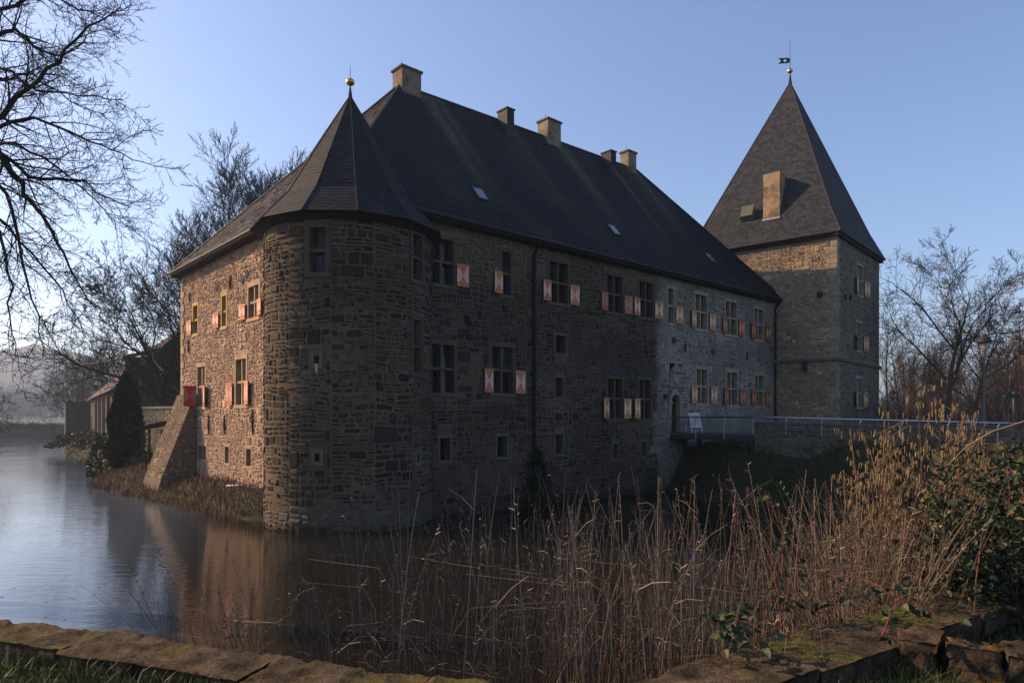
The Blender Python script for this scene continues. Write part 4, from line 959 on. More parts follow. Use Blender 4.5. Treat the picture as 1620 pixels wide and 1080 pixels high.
for k in range(int((zr - 5.2) / .32)):                                  # weatherboarding of the gable
    z = 5.0 + k * .32; half = wd / 2 * min(1, max(0, (zr - .5 - z) / (zr - .5 - ze)));
    if half < .3: break
    MB().box(BG, wd / 2 - half, wd / 2 + half, z + .01, z + .31, 0, .03 + .01 * (k % 2), shade(rng, (.05, .035, .028), .8, 1.2)).build('weatherboard', M['wood'], gb)
r0, r1 = bn - bd_ * .5, bf_ + bd_ * .3
def bp(p, a, z): q = p + bg_ * a; return Vector((q.x, q.y, z))
q = [bp(r0, -.6, ze - .35), bp(r1, -.6, ze - .35), bp(r1, wd / 2, zr), bp(r0, wd / 2, zr), bp(r0, wd + .6, ze - .35), bp(r1, wd + .6, ze - .35)]
rf = MB().add([tuple(p) for p in q], [(0, 1, 2, 3), (3, 2, 5, 4)], (.06, .04, .03)).build('roof', M['slate'], barn)
mb = MB(); slate_patch(rng, mb, q[0], q[1], q[2], q[3], slate_col(rng, (.085, .05, .038)), .4, .4); tag(mb.build('roof_tiles', M['slate'], rf), kind='stuff')
MB().add([tuple(p) for p in (q[0], q[3], q[3] + Vector((0, 0, .12)), q[0] + Vector((0, 0, .12)))] , [(0, 1, 2, 3)], (.28, .22, .17)).build('verge_board', M['wood'], rf)
for a, (t0, t1) in enumerate(((.04, .3),)):
    f = Fr(bp(r0, 0, 0) + bd_ * 2.2, bd_, -bg_); dm = MB(); dm.box(f, -1.6, 1.6, ze + 1.0, ze + 3.4, -5, -.8, (.08, .06, .045)); d = dm.build('dormer', M['wood'], rf)
    MB().add([f.P(-1.9, ze + 3.2, -.5), f.P(1.9, ze + 3.2, -.5), f.P(1.9, ze + 4.6, -5), f.P(-1.9, ze + 4.6, -5), f.P(-1.9, ze + 3.4, -.5), f.P(1.9, ze + 3.4, -.5), f.P(1.9, ze + 4.8, -5), f.P(-1.9, ze + 4.8, -5)], [(0, 1, 5, 4), (4, 5, 6, 7), (0, 4, 7, 3), (1, 2, 6, 5), (0, 3, 2, 1)], (.09, .05, .04)).build('dormer_roof', M['slate'], d)
    for k in (-1, 0, 1): MB().box(f, k * 1.0 - .35, k * 1.0 + .35, ze + 1.6, ze + 2.8, -.8, -.78).build('pane', M['glass'], d)
f = Fr(bp(bn, wd / 2, 0) + bd_ * 4, bd_, -bg_); MB().box(f, -.8, .8, zr - 1, zr + 1.5, -.6, .6, (.1, .07, .055)).build('chimney', M['render_coat'], rf)
# dark shed at the far end
sd_ = bf_ + bd_ * 1.2 - bg_ * 1.0; shd = thing('dark_shed', (sd_.x, sd_.y, 1), 'tall dark boarded shed at the far end of the farm building', 'shed')
f = Fr(sd_ - bg_ * 2.5, bg_, -bd_); mb = MB()
for i in range(12): MB().box(f, i * .32, i * .32 + .31, .3, 7.0, -.06 + .012 * (i % 2), 0.012 * (i % 2), (.035, .033, .034)).build('board', M['wood'], shd)
mb = MB(); mb.box(f, .0, 3.85, .3, 7.0, -6, -.065, (.035, .033, .034)); mb.build('shed_body', M['wood'], shd)
MB().box(f, -.2, 4.05, 7.0, 7.15, -6.2, .2, (.03, .03, .032)).build('roof', M['slate'], shd)
# far dam wall across the moat
dw = thing('dam_wall', (-110, 158, 0), 'low long stone dam wall closing the far end of the moat', 'wall')
f = Fr((-135, 156, 0), (1, -.03, 0), (.03, -1, 0)); MB().box(f, 0, 42, -.5, 2.9, -1, 0, (.10, .085, .07)).build('wall', M['stone'], dw)
for i in range(14): MB().box(f, i * 3 + .02, i * 3 + 2.98, 2.9, 3.15, -1.15, .15, (.14, .12, .10)).build('coping_stone', M['stone'], dw)
# low garden wall and timber shelter behind the buttress
gw0, gw1 = at(196, 660, 50), at(300, 660, 47); gw0.z = gw1.z = 0
gw = thing('garden_wall', gw0, 'low yellowish stone garden wall behind the buttress and conifer', 'wall'); f = Fr(gw0, (gw1 - gw0), (.1, -1, 0)); gl = (gw1 - gw0).length
gm = MB().box(f, 0, gl, .6, 4.75, -.4, 0, (.27, .22, .13)).build('wall', M['mortar'], gw)
masonry(random.Random(33), f, gm, (0, gl, .7, 4.7), [], (.2, .32), (.2, .5), .014, (.01, .04), [(.30, .24, .14), (.26, .20, .12), (.34, .27, .16)], 150)
x = 0; k = 0
while x < gl - .1: MB().box(f, x + .01, min(x + .8, gl), 4.75, 4.9, -.5, .1, (.34, .29, .2)).build('coping_stone', M['dressed_stone'], gw); x += .81
sh0 = at(222, 700, 43); zb = hz(sh0.x, sh0.y); shl = thing('timber_shelter', (sh0.x, sh0.y, zb), 'small open timber shelter with dark lean-to roof between conifer and buttress', 'shelter')
f = Fr((sh0.x, sh0.y, 0), (1, .1, 0), (.1, -1, 0))
for u in (.1, .55, 1.3): MB().box(f, u - .06, u + .06, zb - .2, 3.35, -.06, .06, (.12, .06, .035)).build('post', M['wood'], shl)
MB().add([f.P(-.3, 3.3, .5), f.P(1.7, 3.75, .5), f.P(1.7, 3.75, -1.6), f.P(-.3, 3.3, -1.6), f.P(-.3, 3.45, .5), f.P(1.7, 3.9, .5), f.P(1.7, 3.9, -1.6), f.P(-.3, 3.45, -1.6)], [(0, 1, 5, 4), (4, 5, 6, 7), (0, 4, 7, 3), (1, 2, 6, 5), (3, 2, 1, 0)], (.035, .034, .036)).build('roof', M['slate'], shl)
for z in (1.5, 1.9, 2.3, 2.7): MB().box(f, -.3, .5, z, z + .08, .061, .09, (.13, .07, .04)).build('rail', M['wood'], shl)
rl2 = random.Random(4)
lp = thing('log_pile', f.P(-.2, zb, .2), 'small pile of pale split logs at the foot of the timber shelter', 'logs')
for i in range(14):
    a, z = -.5 + (i % 5) * .2 + rl2.uniform(-.04, .04), zb + .12 + (i // 5) * .19
    MB().tube([Vector(f.P(a, z, -.1)), Vector(f.P(a + .02, z, .45 + rl2.uniform(-.05, .05)))], [.09, .085], 7, (.42, .27, .13), cap=True).build('log', M['wood'], lp)
def cable(p0, p1, sag, name_label, r):
    t = MB().tube([p0.lerp(p1, k / 10) - Vector((0, 0, sag * 4 * (k / 10) * (1 - k / 10))) for k in range(11)], [r] * 11, 4, (.02, .02, .02)); return tag(t.build('overhead_cable', M['metal_dark']), name_label, 'cable')
cable(at(-60, 590, 110), at(175, 571, 90), .3, 'thin overhead cable crossing the sky above the far moat', .05)
cable(at(1385, 515, 62), at(1480, 533, 75), .2, 'thin overhead cable right of the square tower', .03)

# ================================================================== TREES
def grow(rng, mbT, mbC, p, d, L, r, lev, prm, rmin=.006, colr=(.05, .042, .035)):
    nseg = prm['seg'][lev]; step = L / nseg; pts = [p.copy()]; rad = [r]; dirs = [d.copy()]; wa = prm['wander'][lev]; up_ = prm['up'][lev]
    for i in range(nseg):
        d = (d + Vector((rng.gauss(0, wa), rng.gauss(0, wa), rng.gauss(0, wa) + up_))).normalized()
        p = p + d * step; pts.append(p.copy()); dirs.append(d.copy()); rad.append(max(r * (1 - (i + 1) / nseg * prm['taper'][lev]), rmin * .6))
    mb = mbT if lev < prm['trunk_lev'] else mbC
    mb.tube(pts, rad, (8, 6, 4, 3, 3, 3)[lev], colr)
    if lev >= prm['max']: return
    n = int(prm['n'][lev] * rng.uniform(.8, 1.2) + .5); ph = rng.uniform(0, 6.28)
    for j in range(n):
        t = lerp(prm['t0'][lev], 1.0, (j + rng.uniform(.1, .9)) / n); x = t * nseg; i = min(int(x), nseg - 1); f = x - i
        q = pts[i].lerp(pts[i + 1], f); dd = dirs[min(i + 1, nseg)]; ph += 2.4 + rng.uniform(-.5, .5)
        o = dd.orthogonal().normalized(); o2 = dd.cross(o); sd2 = o * math.cos(ph) + o2 * math.sin(ph)
        an = prm['ang'][lev] * rng.uniform(.75, 1.25); nd = (dd * math.cos(an) + sd2 * math.sin(an)).normalized()
        rr = lerp(rad[i], rad[i + 1], f) * prm['rr'][lev] * rng.uniform(.8, 1.1)
        ll = L * prm['lr'][lev] * rng.uniform(.7, 1.2) * (1.1 - .55 * (t - prm['t0'][lev]) / max(1e-3, 1 - prm['t0'][lev]))
        grow(rng, mbT, mbC, q, nd, ll, max(rr, rmin), lev + 1, prm, rmin, colr)
PRM_UP = dict(seg=(9, 7, 6, 4, 3), wander=(.04, .06, .08, .10, .12), up=(.02, .09, .06, .05, .04), taper=(.93, .88, .85, .8, .6), n=(17, 11, 9, 6), t0=(.2, .15, .12, .12), ang=(.72, .58, .52, .5), rr=(.52, .48, .48, .6), lr=(.62, .55, .5, .5), trunk_lev=2, max=4)
PRM_SPREAD = dict(seg=(7, 8, 6, 4, 3), wander=(.10, .17, .18, .2, .22), up=(.02, .05, .05, .04, .0), taper=(.93, .85, .8, .8, .6), n=(11, 10, 8, 5), t0=(.28, .15, .15, .15), ang=(.85, .75, .7, .75), rr=(.68, .55, .5, .6), lr=(.72, .52, .48, .45), trunk_lev=2, max=4)
PRM_SLIM = dict(seg=(9, 5, 4, 3), wander=(.05, .12, .16, .2), up=(.02, .12, .08, .05), taper=(.85, .8, .8, .6), n=(20, 8, 6), t0=(.18, .12, .15), ang=(.65, .65, .7), rr=(.42, .5, .6), lr=(.34, .45, .45), trunk_lev=1, max=3)
def bare_tree(loc, H, r, prm, seed, label, group=None, lean=(0, 0), rmin=.012, colr=(.022, .018, .015), name='bare_tree', build_only=False):
    rng = random.Random(seed); a, b = MB(), MB()
    grow(rng, a, b, Vector((0, 0, -.3)), Vector((lean[0], lean[1], 1)).normalized(), H, r, 0, prm, rmin, colr)
    t = thing(name, loc, label, 'tree', group); a.build('trunk', M['bark'], t, True, local=True); b.build('crown', M['bark'], t, local=True); return t
def gp(px, Y): X_ = (px - CX) / F_PX * Y; return (X_, Y, hz(X_, Y))
bare_tree(gp(398, 66), 22.0, .42, PRM_UP, 41, 'tallest bare tree rising behind the round tower and roof', rmin=.024)
bare_tree(gp(455, 72), 23, .34, PRM_UP, 42, 'bare tree just behind the round tower cap, right of the tallest', rmin=.024)
bare_tree(gp(335, 70), 17, .34, PRM_UP, 47, 'bare tree left of the tallest, showing above the end wall roof', rmin=.024)
bare_tree(gp(283, 56), 13.0, .34, PRM_SPREAD, 43, 'spreading bare tree leaning left over the farm building', lean=(-.45, 0), rmin=.023)
bare_tree(gp(250, 60), 8.5, .22, PRM_SPREAD, 45, 'lower bare tree with drooping limbs beside the dark gable', lean=(-.35, .1), rmin=.022)
for i, (px, Y, H, s) in enumerate(((150, 135, 15, 51), (120, 150, 13, 52), (180, 128, 13, 53))):
    bare_tree(gp(px, Y), H, .3, PRM_SPREAD, s, ('hazy bare tree behind the dark shed', 'leftmost hazy bare tree beyond the dam wall', 'hazy bare tree over the farm building roof')[i], 'hazy trees beyond the farm', rmin=.03)
bare_tree(gp(1494, 50), 10.8, .26, PRM_SPREAD, 62, 'bare tree with bright trunk standing right of the square tower', rmin=.015, colr=(.12, .085, .05))
bare_tree(gp(1524, 51), 8.0, .2, PRM_SPREAD, 66, 'bare forked tree beside the street lamp, right of the bright trunk', lean=(.35, 0), rmin=.015, colr=(.11, .08, .05))
bare_tree(gp(1402, 58), 10, .12, PRM_SLIM, 67, 'thin bare tree hugging the right edge of the square tower', rmin=.012, colr=(.07, .055, .04))
# slender woodland trees at the right: two shapes, copied with turns and sizes
wl_ = 'slender bare tree in the woodland right of the square tower'; wg = 'woodland trees right of the square tower'
protos = [bare_tree((0, 0, 0), 9.5, .12, PRM_SLIM, 70 + k, wl_, wg, rmin=.012, colr=c) for k, c in enumerate(((.07, .055, .042), (.11, .06, .038), (.06, .05, .04)))]
rng = random.Random(12); first = [True] * 3
for i in range(64):
    Y_ = rng.uniform(58, 105); px = rng.uniform(1398, 1640); k = 1 if (px > 1530 and rng.random() < .6) else rng.choice((0, 2))
    o = protos[k] if first[k] else copy_tree(protos[k]); first[k] = False
    o['label'] = ('slender grey bare tree', 'slender reddish bare tree', 'slender brown bare tree')[k] + (' in the wood just right of the square tower' if px < 1460 else ' in the wood behind the bright-trunked tree' if px < 1530 else ' in the wood behind the hooded street lamp' if px < 1585 else ' in the wood at the right edge')
    o.location = gp(px, Y_); s = rng.uniform(.6, .95) * (1.4 if px > 1585 else 1.0); o.scale = (s, s, s * rng.uniform(.9, 1.15)); o.rotation_euler = (0, 0, rng.uniform(0, 6.28))
# the big tree overhanging from the left: limbs reach into view, trunk outside the frame
rng = random.Random(5); tY = 15.0; tb = gp(-170, tY)
lt = thing('overhanging_tree', tb, 'large bare tree at the left edge with branches hanging over the moat', 'tree'); a, b = MB(), MB(); bc_ = (.018, .015, .013)
tx = tb[0]; a.tube([Vector((tx, tY, tb[2] - .3)), Vector((tx + .1, tY, 4)), Vector((tx - .1, tY + .1, 8)), Vector((tx + .2, tY, 12)), Vector((tx, tY, 16)), Vector((tx + .1, tY, 19))], [.5, .42, .36, .3, .2, .1], 10, bc_)
limbs = [([(-165, 330), (-60, 225), (0, 180), (42, 143), (88, 93), (139, 46), (190, 8)], 0.0, .085), ([(-165, 190), (-60, 90), (0, 55), (23, 48), (55, 74), (95, 85), (140, 60)], 1.2, .07), ([(-165, 330), (-70, 230), (0, 200), (55, 190), (130, 217), (176, 236), (226, 258)], -.8, .06),
         ([(-165, 400), (-60, 240), (0, 243), (46, 280), (116, 282), (153, 301), (208, 328)], .6, .07), ([(-165, 400), (-40, 235), (14, 262), (42, 305), (83, 366), (111, 421), (155, 492)], -.4, .08), ([(-165, 370), (-80, 260), (0, 228), (70, 252), (130, 295), (185, 355)], 1.6, .055),
         ([(-165, 420), (-60, 270), (-5, 290), (20, 350), (38, 420), (60, 500), (68, 570)], .3, .06), ([(-165, 80), (-80, 0), (0, 15), (60, -20), (120, 12), (175, 30)], -1.0, .06), ([(-165, 150), (-70, 110), (0, 130), (50, 120), (110, 160), (170, 185)], 1.9, .05),
         ([(-165, 300), (-60, 300), (-10, 350), (15, 430), (10, 500), (28, 560)], -1.2, .05), ([(-165, 250), (-70, 160), (0, 110), (60, 140), (125, 150), (190, 160)], -1.8, .05), ([(-165, 60), (-60, -60), (20, -40), (90, -10), (150, -30)], .9, .06), ([(-165, 440), (-40, 330), (30, 380), (85, 440), (120, 500), (130, 545)], 1.0, .045)]
PT = dict(seg=(6, 6, 5, 3), wander=(.1, .13, .16, .2), up=(0, -.035, .05, .08), taper=(.8, .85, .7, .6), n=(8, 9, 4, 3), t0=(.1, .1, .15, .2), ang=(.8, .75, .7, .7), rr=(.5, .45, .5, .6), lr=(.5, .45, .4, .4), trunk_lev=0, max=3)
for pl, dy, r in limbs:
    P_ = []
    n_ = len(pl) - 1
    for k, (x, y) in enumerate(pl): P_.append(at(x, y, tY + dy * k / n_ * 1.2))
    # smooth the limb
    S = [P_[0]]
    for k in range(n_):
        p0, p1, p2, p3 = P_[max(k - 1, 0)], P_[k], P_[k + 1], P_[min(k + 2, n_)]
        for q in (1 / 3, 2 / 3, 1): S.append(.5 * ((2 * p1) + (p2 - p0) * q + (2 * p0 - 5 * p1 + 4 * p2 - p3) * q * q + (3 * p1 - p0 - 3 * p2 + p3) * q ** 3))
    S = [p + Vector((rng.gauss(0, .03), rng.gauss(0, .05), rng.gauss(0, .03))) for p in S]
    R_ = [max(r * (1 - .88 * k / (len(S) - 1)), .008) for k in range(len(S))]; a.tube(S, R_, 6, bc_)
    ph = rng.uniform(0, 6)
    for k in range(5, len(S)):
        for _ in range(rng.choice((1, 1, 2))):
            ph += 2.4; dd = (S[k] - S[k - 1]).normalized(); o = dd.orthogonal().normalized(); o2 = dd.cross(o); sdv = o * math.cos(ph) + o2 * math.sin(ph); an = rng.uniform(.55, .95)
            nd = (dd * math.cos(an) + sdv * math.sin(an)); nd.y *= .7; nd.normalize()
            grow(rng, b, b, S[k - 1].lerp(S[k], rng.random()), nd, rng.uniform(.9, 2.0) * (1.1 - .5 * k / len(S)), max(R_[k] * .5, .009), 1, PT, .0055, bc_)
a.build('trunk', M['bark'], lt, True); b.build('crown', M['bark'], lt)
bare_tree(gp(-45, 62), 7.0, .2, dict(PRM_SPREAD, n=(12, 10, 8, 5), lr=(.62, .5, .48, .45), up=(.0, -.02, -.03, -.02, 0)), 81, 'dense dark drooping tree on the left bank of the moat', rmin=.016, colr=(.03, .026, .023), lean=(.15, 0))

# ================================================================== CONIFER AND SHRUBS
def leaf_cloud(rng, n, inside, size, cols, aspect=.5, up=.2, face=None):
    mb = MB()
    while n > 0:
        p, nrm = inside(rng)
        d = (nrm + Vector((rng.gauss(0, .5), rng.gauss(0, .5), rng.gauss(0, .5) + up))).normalized(); s = d.orthogonal().normalized(); a = rng.uniform(0, 6.28); s = (s * math.cos(a) + d.cross(s) * math.sin(a))
        l = size * rng.uniform(.6, 1.4); w = l * aspect; q = p + d * l; m_ = p + d * l * .45
        c = rng.choice(cols); k = rng.uniform(.6, 1.35); mb.add([tuple(p), tuple(m_ + s * w * .5), tuple(q), tuple(m_ - s * w * .5)], [(0, 1, 2, 3)], tuple(x * k for x in c)); n -= 1
    return mb
cl = gp(199, 43); ct = thing('conifer', cl, 'dark green columnar conifer beside the moat bank', 'tree'); Hc = 5.9
def con_in(rng):
    t = rng.random() ** 1.15; z = t * Hc; r = 1.05 * max(0, 1 - t ** 2.8) ** .8 * (.7 + .3 * min(1, t * 4)); a = rng.uniform(0, 6.28); lum = 1 + .24 * noise.noise((math.cos(a) * 1.6, math.sin(a) * 1.6, z * .8)); rr = r * lum * rng.uniform(.6, 1.0)
    n = Vector((math.cos(a), math.sin(a), .9)).normalized(); return Vector((cl[0] + rr * math.cos(a), cl[1] + rr * math.sin(a), cl[2] + z)), n
rng = random.Random(9); leaf_cloud(rng, 20000, con_in, .17, [(.010, .022, .009), (.014, .028, .011), (.008, .017, .008)], .4, .6).build('crown', M['needle'], ct)
MB().tube([Vector(cl) + Vector((0, 0, -.2)), Vector(cl) + Vector((0, 0, 4.6))], [.14, .05], 6, (.05, .04, .03)).build('trunk', M['bark'], ct)
def shrub(c, rx, rz, n, size, cols, label, seed, cat='shrub', group=None, ry=None, mat_='leaf', stems=10):
    rng = random.Random(seed); t = thing('shrub', c, label, cat, group); ry = ry or rx
    def ins(rng):
        a, z = rng.uniform(0, 6.28), rng.uniform(-.15, 1); r = math.sqrt(max(0, 1 - z * z)) * rng.uniform(.7, 1.0); d = Vector((math.cos(a) * r, math.sin(a) * r, z)); k = 1 + .3 * noise.noise(d * 2.2 + Vector((seed, 0, 0)))
        return Vector((c[0] + d.x * rx * k, c[1] + d.y * ry * k, c[2] + max(.02, d.z * rz * k * rng.uniform(.8, 1)))), d.normalized()
    leaf_cloud(rng, n, ins, size, cols, .6, .3).build('foliage', M[mat_], t); mb = MB()
    for i in range(stems):
        a = rng.uniform(0, 6.28); q = Vector((c[0] + rx * .7 * math.cos(a), c[1] + ry * .7 * math.sin(a), c[2] + rz * rng.uniform(.5, .9))); mb.tube([Vector(c) - Vector((0, 0, .1)), Vector(c).lerp(q, .5) + Vector((0, 0, rz * .15)), q], [.03, .02, .008], 4, (.06, .045, .03))
    mb.build('stems', M['bark'], t); return t
GR = [(.03, .042, .015), (.045, .055, .02), (.025, .035, .014)]; BR = [(.10, .06, .035), (.075, .048, .03), (.12, .075, .045)]
shrub(gp(128, 82), 3.2, 1.7, 1500, .3, GR + [(.06, .055, .03)], 'rounded green shrub on the far moat bank', 91)
shrub(gp(158, 70), 2.2, 1.5, 900, .28, BR + GR, 'brownish shrub below the farm building wall', 92)
shrub(gp(160, 47), .75, 2.6, 1100, .2, GR, 'narrow upright green shrub left of the conifer', 93)
shrub(gp(226, 42), .7, 1.3, 500, .16, GR, 'small green shrub under the timber shelter', 94)
# ivy climbing around the middle downpipe
iv = thing('ivy', FA.P(FA.px(845, 760)[0], 0, .1), 'dark ivy climbing from the water round the middle downpipe', 'ivy'); rng = random.Random(14); u0 = FA.px(845, 760)[0]
def iv_in(rng):
    t = rng.random(); z = 2.7 * t ** 1.6 - .1; u = u0 + rng.gauss(0, 1) * (1.0 * (1 - t) ** 1.0 + .12) + (rng.random() ** 2 * 3.5 if z < .35 else 0); return Vector(FA.P(u, z, rng.uniform(.06, .25))), FA.W
leaf_cloud(rng, 1500, iv_in, .12, [(.014, .022, .01), (.02, .03, .012)], .9, -.2).build('foliage', M['leaf'], iv)
mb = MB()
for k in range(6): mb.tube([Vector(FA.P(u0 + rng.uniform(-.6, .6), -.2, .08)), Vector(FA.P(u0 + rng.uniform(-.3, .3), 1.0, .08)), Vector(FA.P(u0 + rng.uniform(-.15, .15), 2.4, .08))], [.03, .02, .008], 4, (.04, .03, .022))
mb.build('stems', M['bark'], iv)
# woodland floor brush at the right, far too tangled to count
rng = random.Random(15); mb = MB()
for i in range(2600):
    Y_ = rng.uniform(36, 95); px = rng.uniform(1385, 1660); X_ = (px - CX) / F_PX * Y_; z = 3.1; h = rng.uniform(.8, 3.2) * (1.5 if px > 1560 else 1)
    d = Vector((rng.gauss(0, .25), rng.gauss(0, .25), 1)).normalized(); p = Vector((X_, Y_, z)); q = p + d * h * .5; r_ = q + (d + Vector((rng.gauss(0, .4), rng.gauss(0, .4), 0))).normalized() * h * .5
    k = rng.uniform(.6, 1.4); mb.tube([p, q, r_], [.022, .016, .008], 3, tuple(x * k for x in rng.choice([(.10, .065, .042), (.08, .056, .038), (.12, .07, .045), (.08, .068, .04)])))
    if i % 2 == 0:
        for _ in range(4): e = r_ + Vector((rng.gauss(0, .35), rng.gauss(0, .35), rng.gauss(0, .3))); mb.tube([q.lerp(r_, rng.random()), e], [.008, .005], 3, (.13 * k, .08 * k, .05 * k))
tag(mb.build('brushwood', M['stalk']), 'brown leafless brushwood on the woodland floor at the right', 'brushwood', kind='stuff')
# far hazy wood on the hillside
rng = random.Random(16); mb = MB()
def far_tree(d, a, zb, h, w, cl_, nb, r):
    c = Vector((d * math.sin(a), d * math.cos(a), zb))
    for k in range(nb):
        t = rng.random(); an = rng.uniform(0, 6.28); p = c + Vector((0, 0, h * .1 + t * h * .3)); q = c + Vector((math.cos(an) * w * rng.uniform(.2, 1), math.sin(an) * w * rng.uniform(.2, 1), h * rng.uniform(.35, 1.0))); mb.tube([p, p.lerp(q, .6), q], [r, r * .65, r * .3], 3, cl_)
for i in range(800):
    d = rng.uniform(1250, 1800); q = np.interp(d, (1150, 1350, 1550, 1750), (0, .45, .8, 1.0)); far_tree(d, R(rng.uniform(-41, -27)), 1 + 40 * 2.85 * q, rng.uniform(14, 26), rng.uniform(5, 9), rng.choice([(.05, .045, .035), (.07, .055, .042), (.03, .035, .025)]), 16, .7)
for i in range(190): h = rng.uniform(20, 34); far_tree(rng.uniform(560, 820), R(rng.uniform(-42, -27)), 2, h, h * .28, rng.choice([(.09, .066, .05), (.11, .08, .06), (.07, .058, .05)]), 28, .22)
for i in range(70): h = rng.uniform(1.5, 3.2); far_tree(rng.uniform(168, 186), R(rng.uniform(-42, -26)), 1.5, h, h * .6, (.075, .058, .042), 18, .06)
tag(mb.build('hillside_wood', M['stalk']), 'hazy leafless wood on the far hillside', 'wood', kind='stuff')

# ================================================================== FOREGROUND PARAPET
def rock(rng, fr, L, W, H, n=12, amp=.05, seed=0, round_=.18):
    """weathered block: a subdivided box worn round and roughened; frame origin at the block's centre of base"""
    mb = MB(); idx = {}; vs = []
    nu, nv, nw = max(4, int(L / .03)), max(3, int(H / .035)), max(4, int(W / .03))
    def key(a, b, c):
        k = (a, b, c)
        if k not in idx:
            x, y, z = a / nu * 2 - 1, b / nv * 2 - 1, c / nw * 2 - 1
            r = Vector((x * L / 2, y * H / 2, z * W / 2)); e = .028
            # rounding of edges
            for i_, (q, hl) in enumerate(((x, L / 2), (y, H / 2), (z, W / 2))): pass
            cx_ = Vector((max(-L / 2 + e, min(L / 2 - e, r.x)), max(-H / 2 + e * .7, min(H / 2 - e * .7, r.y)), max(-W / 2 + e, min(W / 2 - e, r.z)))); d = r - cx_
            if d.length > 1e-6: r = cx_ + d.normalized() * min(d.length, e)
            wp = Vector(fr.P(r.x, r.y + H / 2, r.z)); g = noise.noise(wp * 1.8 + Vector((seed, 0, 0))) * amp * 1.1 + noise.noise(wp * 6.0) * amp * .6 + noise.noise(wp * 15.0) * amp * .4 + noise.noise(wp * 34.0) * amp * .22 - max(0, .12 - abs(noise.noise(wp * 3.0 + Vector((7, 1, 2))))) * amp * 4
            ax = max(abs(x), abs(y), abs(z)); nr = Vector((x if abs(x) == ax else 0, y if abs(y) == ax else 0, z if abs(z) == ax else 0)).normalized()
            r = r + nr * g
            idx[k] = len(vs); vs.append(fr.P(r.x, r.y + H / 2, r.z))
        return idx[k]
    fs = []
    for a in range(nu):
        for c in range(nw):
            for b in (0, nv): fs.append((key(a, b, c), key(a + 1, b, c), key(a + 1, b, c + 1), key(a, b, c + 1)))
    for a in range(nu):
        for b in range(nv):
            for c in (0, nw): fs.append((key(a, b, c), key(a + 1, b, c), key(a + 1, b + 1, c), key(a, b + 1, c)))
    for b in range(nv):
        for c in range(nw):
            for a in (0, nu): fs.append((key(a, b, c), key(a, b + 1, c), key(a, b + 1, c + 1), key(a, b, c + 1)))
    return mb.add(vs, fs)
WT = 2.40
par = thing('parapet_wall', (0, 4, 2), 'low mossy weathered stone parapet in the foreground', 'wall')
rng = random.Random(17)
def run(p0, p1, thick, side, top, base, mats, seed, smin=1.0, smax=1.8, hcap=.2, amp=.036):
    """one course of capping blocks from p0 to p1 (outer edge line) and a course below"""
    p0, p1 = Vector((*p0, 0)), Vector((*p1, 0)); d = (p1 - p0); L = d.length; d.normalize(); nn = Vector((d.y, -d.x, 0)) * side; x = 0; k = 0
    while x < L - .1:
        l = min(rng.uniform(smin, smax), L - x); l = L - x if L - x - l < .3 else l
        th = thick * rng.uniform(.92, 1.08); h = hcap * rng.uniform(.9, 1.1); c = p0 + d * (x + l / 2) + nn * (th / 2 + rng.uniform(-.02, .02)); zt = top + rng.uniform(-.01, .008)
        tl = rng.uniform(-.015, .015); f = Fr((c.x, c.y, zt - h), d, nn, Vector((0, 0, 1)) + d * tl + nn * rng.uniform(-.04, .04))
        rock(rng, f, l - .004, th, h, amp=amp, seed=seed + k).build('capping_stone', M[rng.choice(mats)], par, True); x += l; k += 1
    z = top - hcap - .01; lev = 0
    while z > base:
        h = .26; x = -rng.uniform(0, .3)
        while x < L - .05:
            l = rng.uniform(.28, .6); c = p0 + d * (x + l / 2) + nn * (thick / 2); f = Fr((c.x, c.y, z - h), d, nn)
            if x + l > .05: rock(rng, f, l - .02, thick * rng.uniform(.84, .95), h - .015, amp=.06, seed=seed + k * 3 + lev).build('wall_stone', M[rng.choice(mats)], par, True)
            x += l; k += 1
        z -= h; lev += 1
run((-7.5, 6.35), (.25, 3.84), .43, 1, WT, 2.2, ['parapet', 'parapet', 'parapet_mossy'], 100)
run((.18, 3.78), (4.25, 6.45), .56, 1, WT - .05, 1.7, ['parapet_mossy', 'parapet', 'parapet_mossy'], 200)
run((2.86, 5.02), (4.9, 3.6), .36, 1, WT + .02, 1.5, ['parapet_lichen', 'parapet_lichen', 'parapet'], 300, .24, .42, .5, .06)

# ================================================================== GRASS
def blades(rng, n, pick, h, w, cols, lean=.35):
    mb = MB()
    for _ in range(n):
        p = pick(rng)
        if p is None: continue
        a = rng.uniform(0, 6.28); hh = h * rng.uniform(.45, 1.3); ww = w * rng.uniform(.7, 1.3); s = Vector((math.cos(a), math.sin(a), 0)) * ww; ld = Vector((rng.gauss(0, lean), rng.gauss(0, lean), 0)) * hh
        c = rng.choice(cols); k = rng.uniform(.6, 1.4); m_ = p + Vector((0, 0, hh * .55)) + ld * .3; t = p + Vector((0, 0, hh * .95)) + ld
        mb.add([tuple(p - s), tuple(p + s), tuple(m_ + s * .7), tuple(m_ - s * .7), tuple(t)], [(0, 1, 2, 3), (3, 2, 4)], tuple(x * k for x in c))
    return mb
rng = random.Random(18); GC = [(.05, .075, .018), (.065, .085, .022), (.04, .06, .015), (.10, .09, .035)]
def pk_left(rng): X_ = rng.uniform(-6.5, -.6); Y_ = 3.84 + (0.25 - X_) * .324 - .5 - rng.random() ** 1.3 * 1.6; return Vector((X_, Y_, hz(X_, Y_) - .02))
def pk_right(rng): X_ = rng.uniform(1.2, 3.3); Y_ = 3.78 + (X_ - .18) * .656 - .62 - rng.random() ** 1.3 * 1.4; return Vector((X_, Y_, hz(X_, Y_) - .02))
def pk_far(rng): X_ = rng.uniform(3.6, 7.0); Y_ = rng.uniform(4.2, 7.2); return Vector((X_, Y_, hz(X_, Y_) - .02))
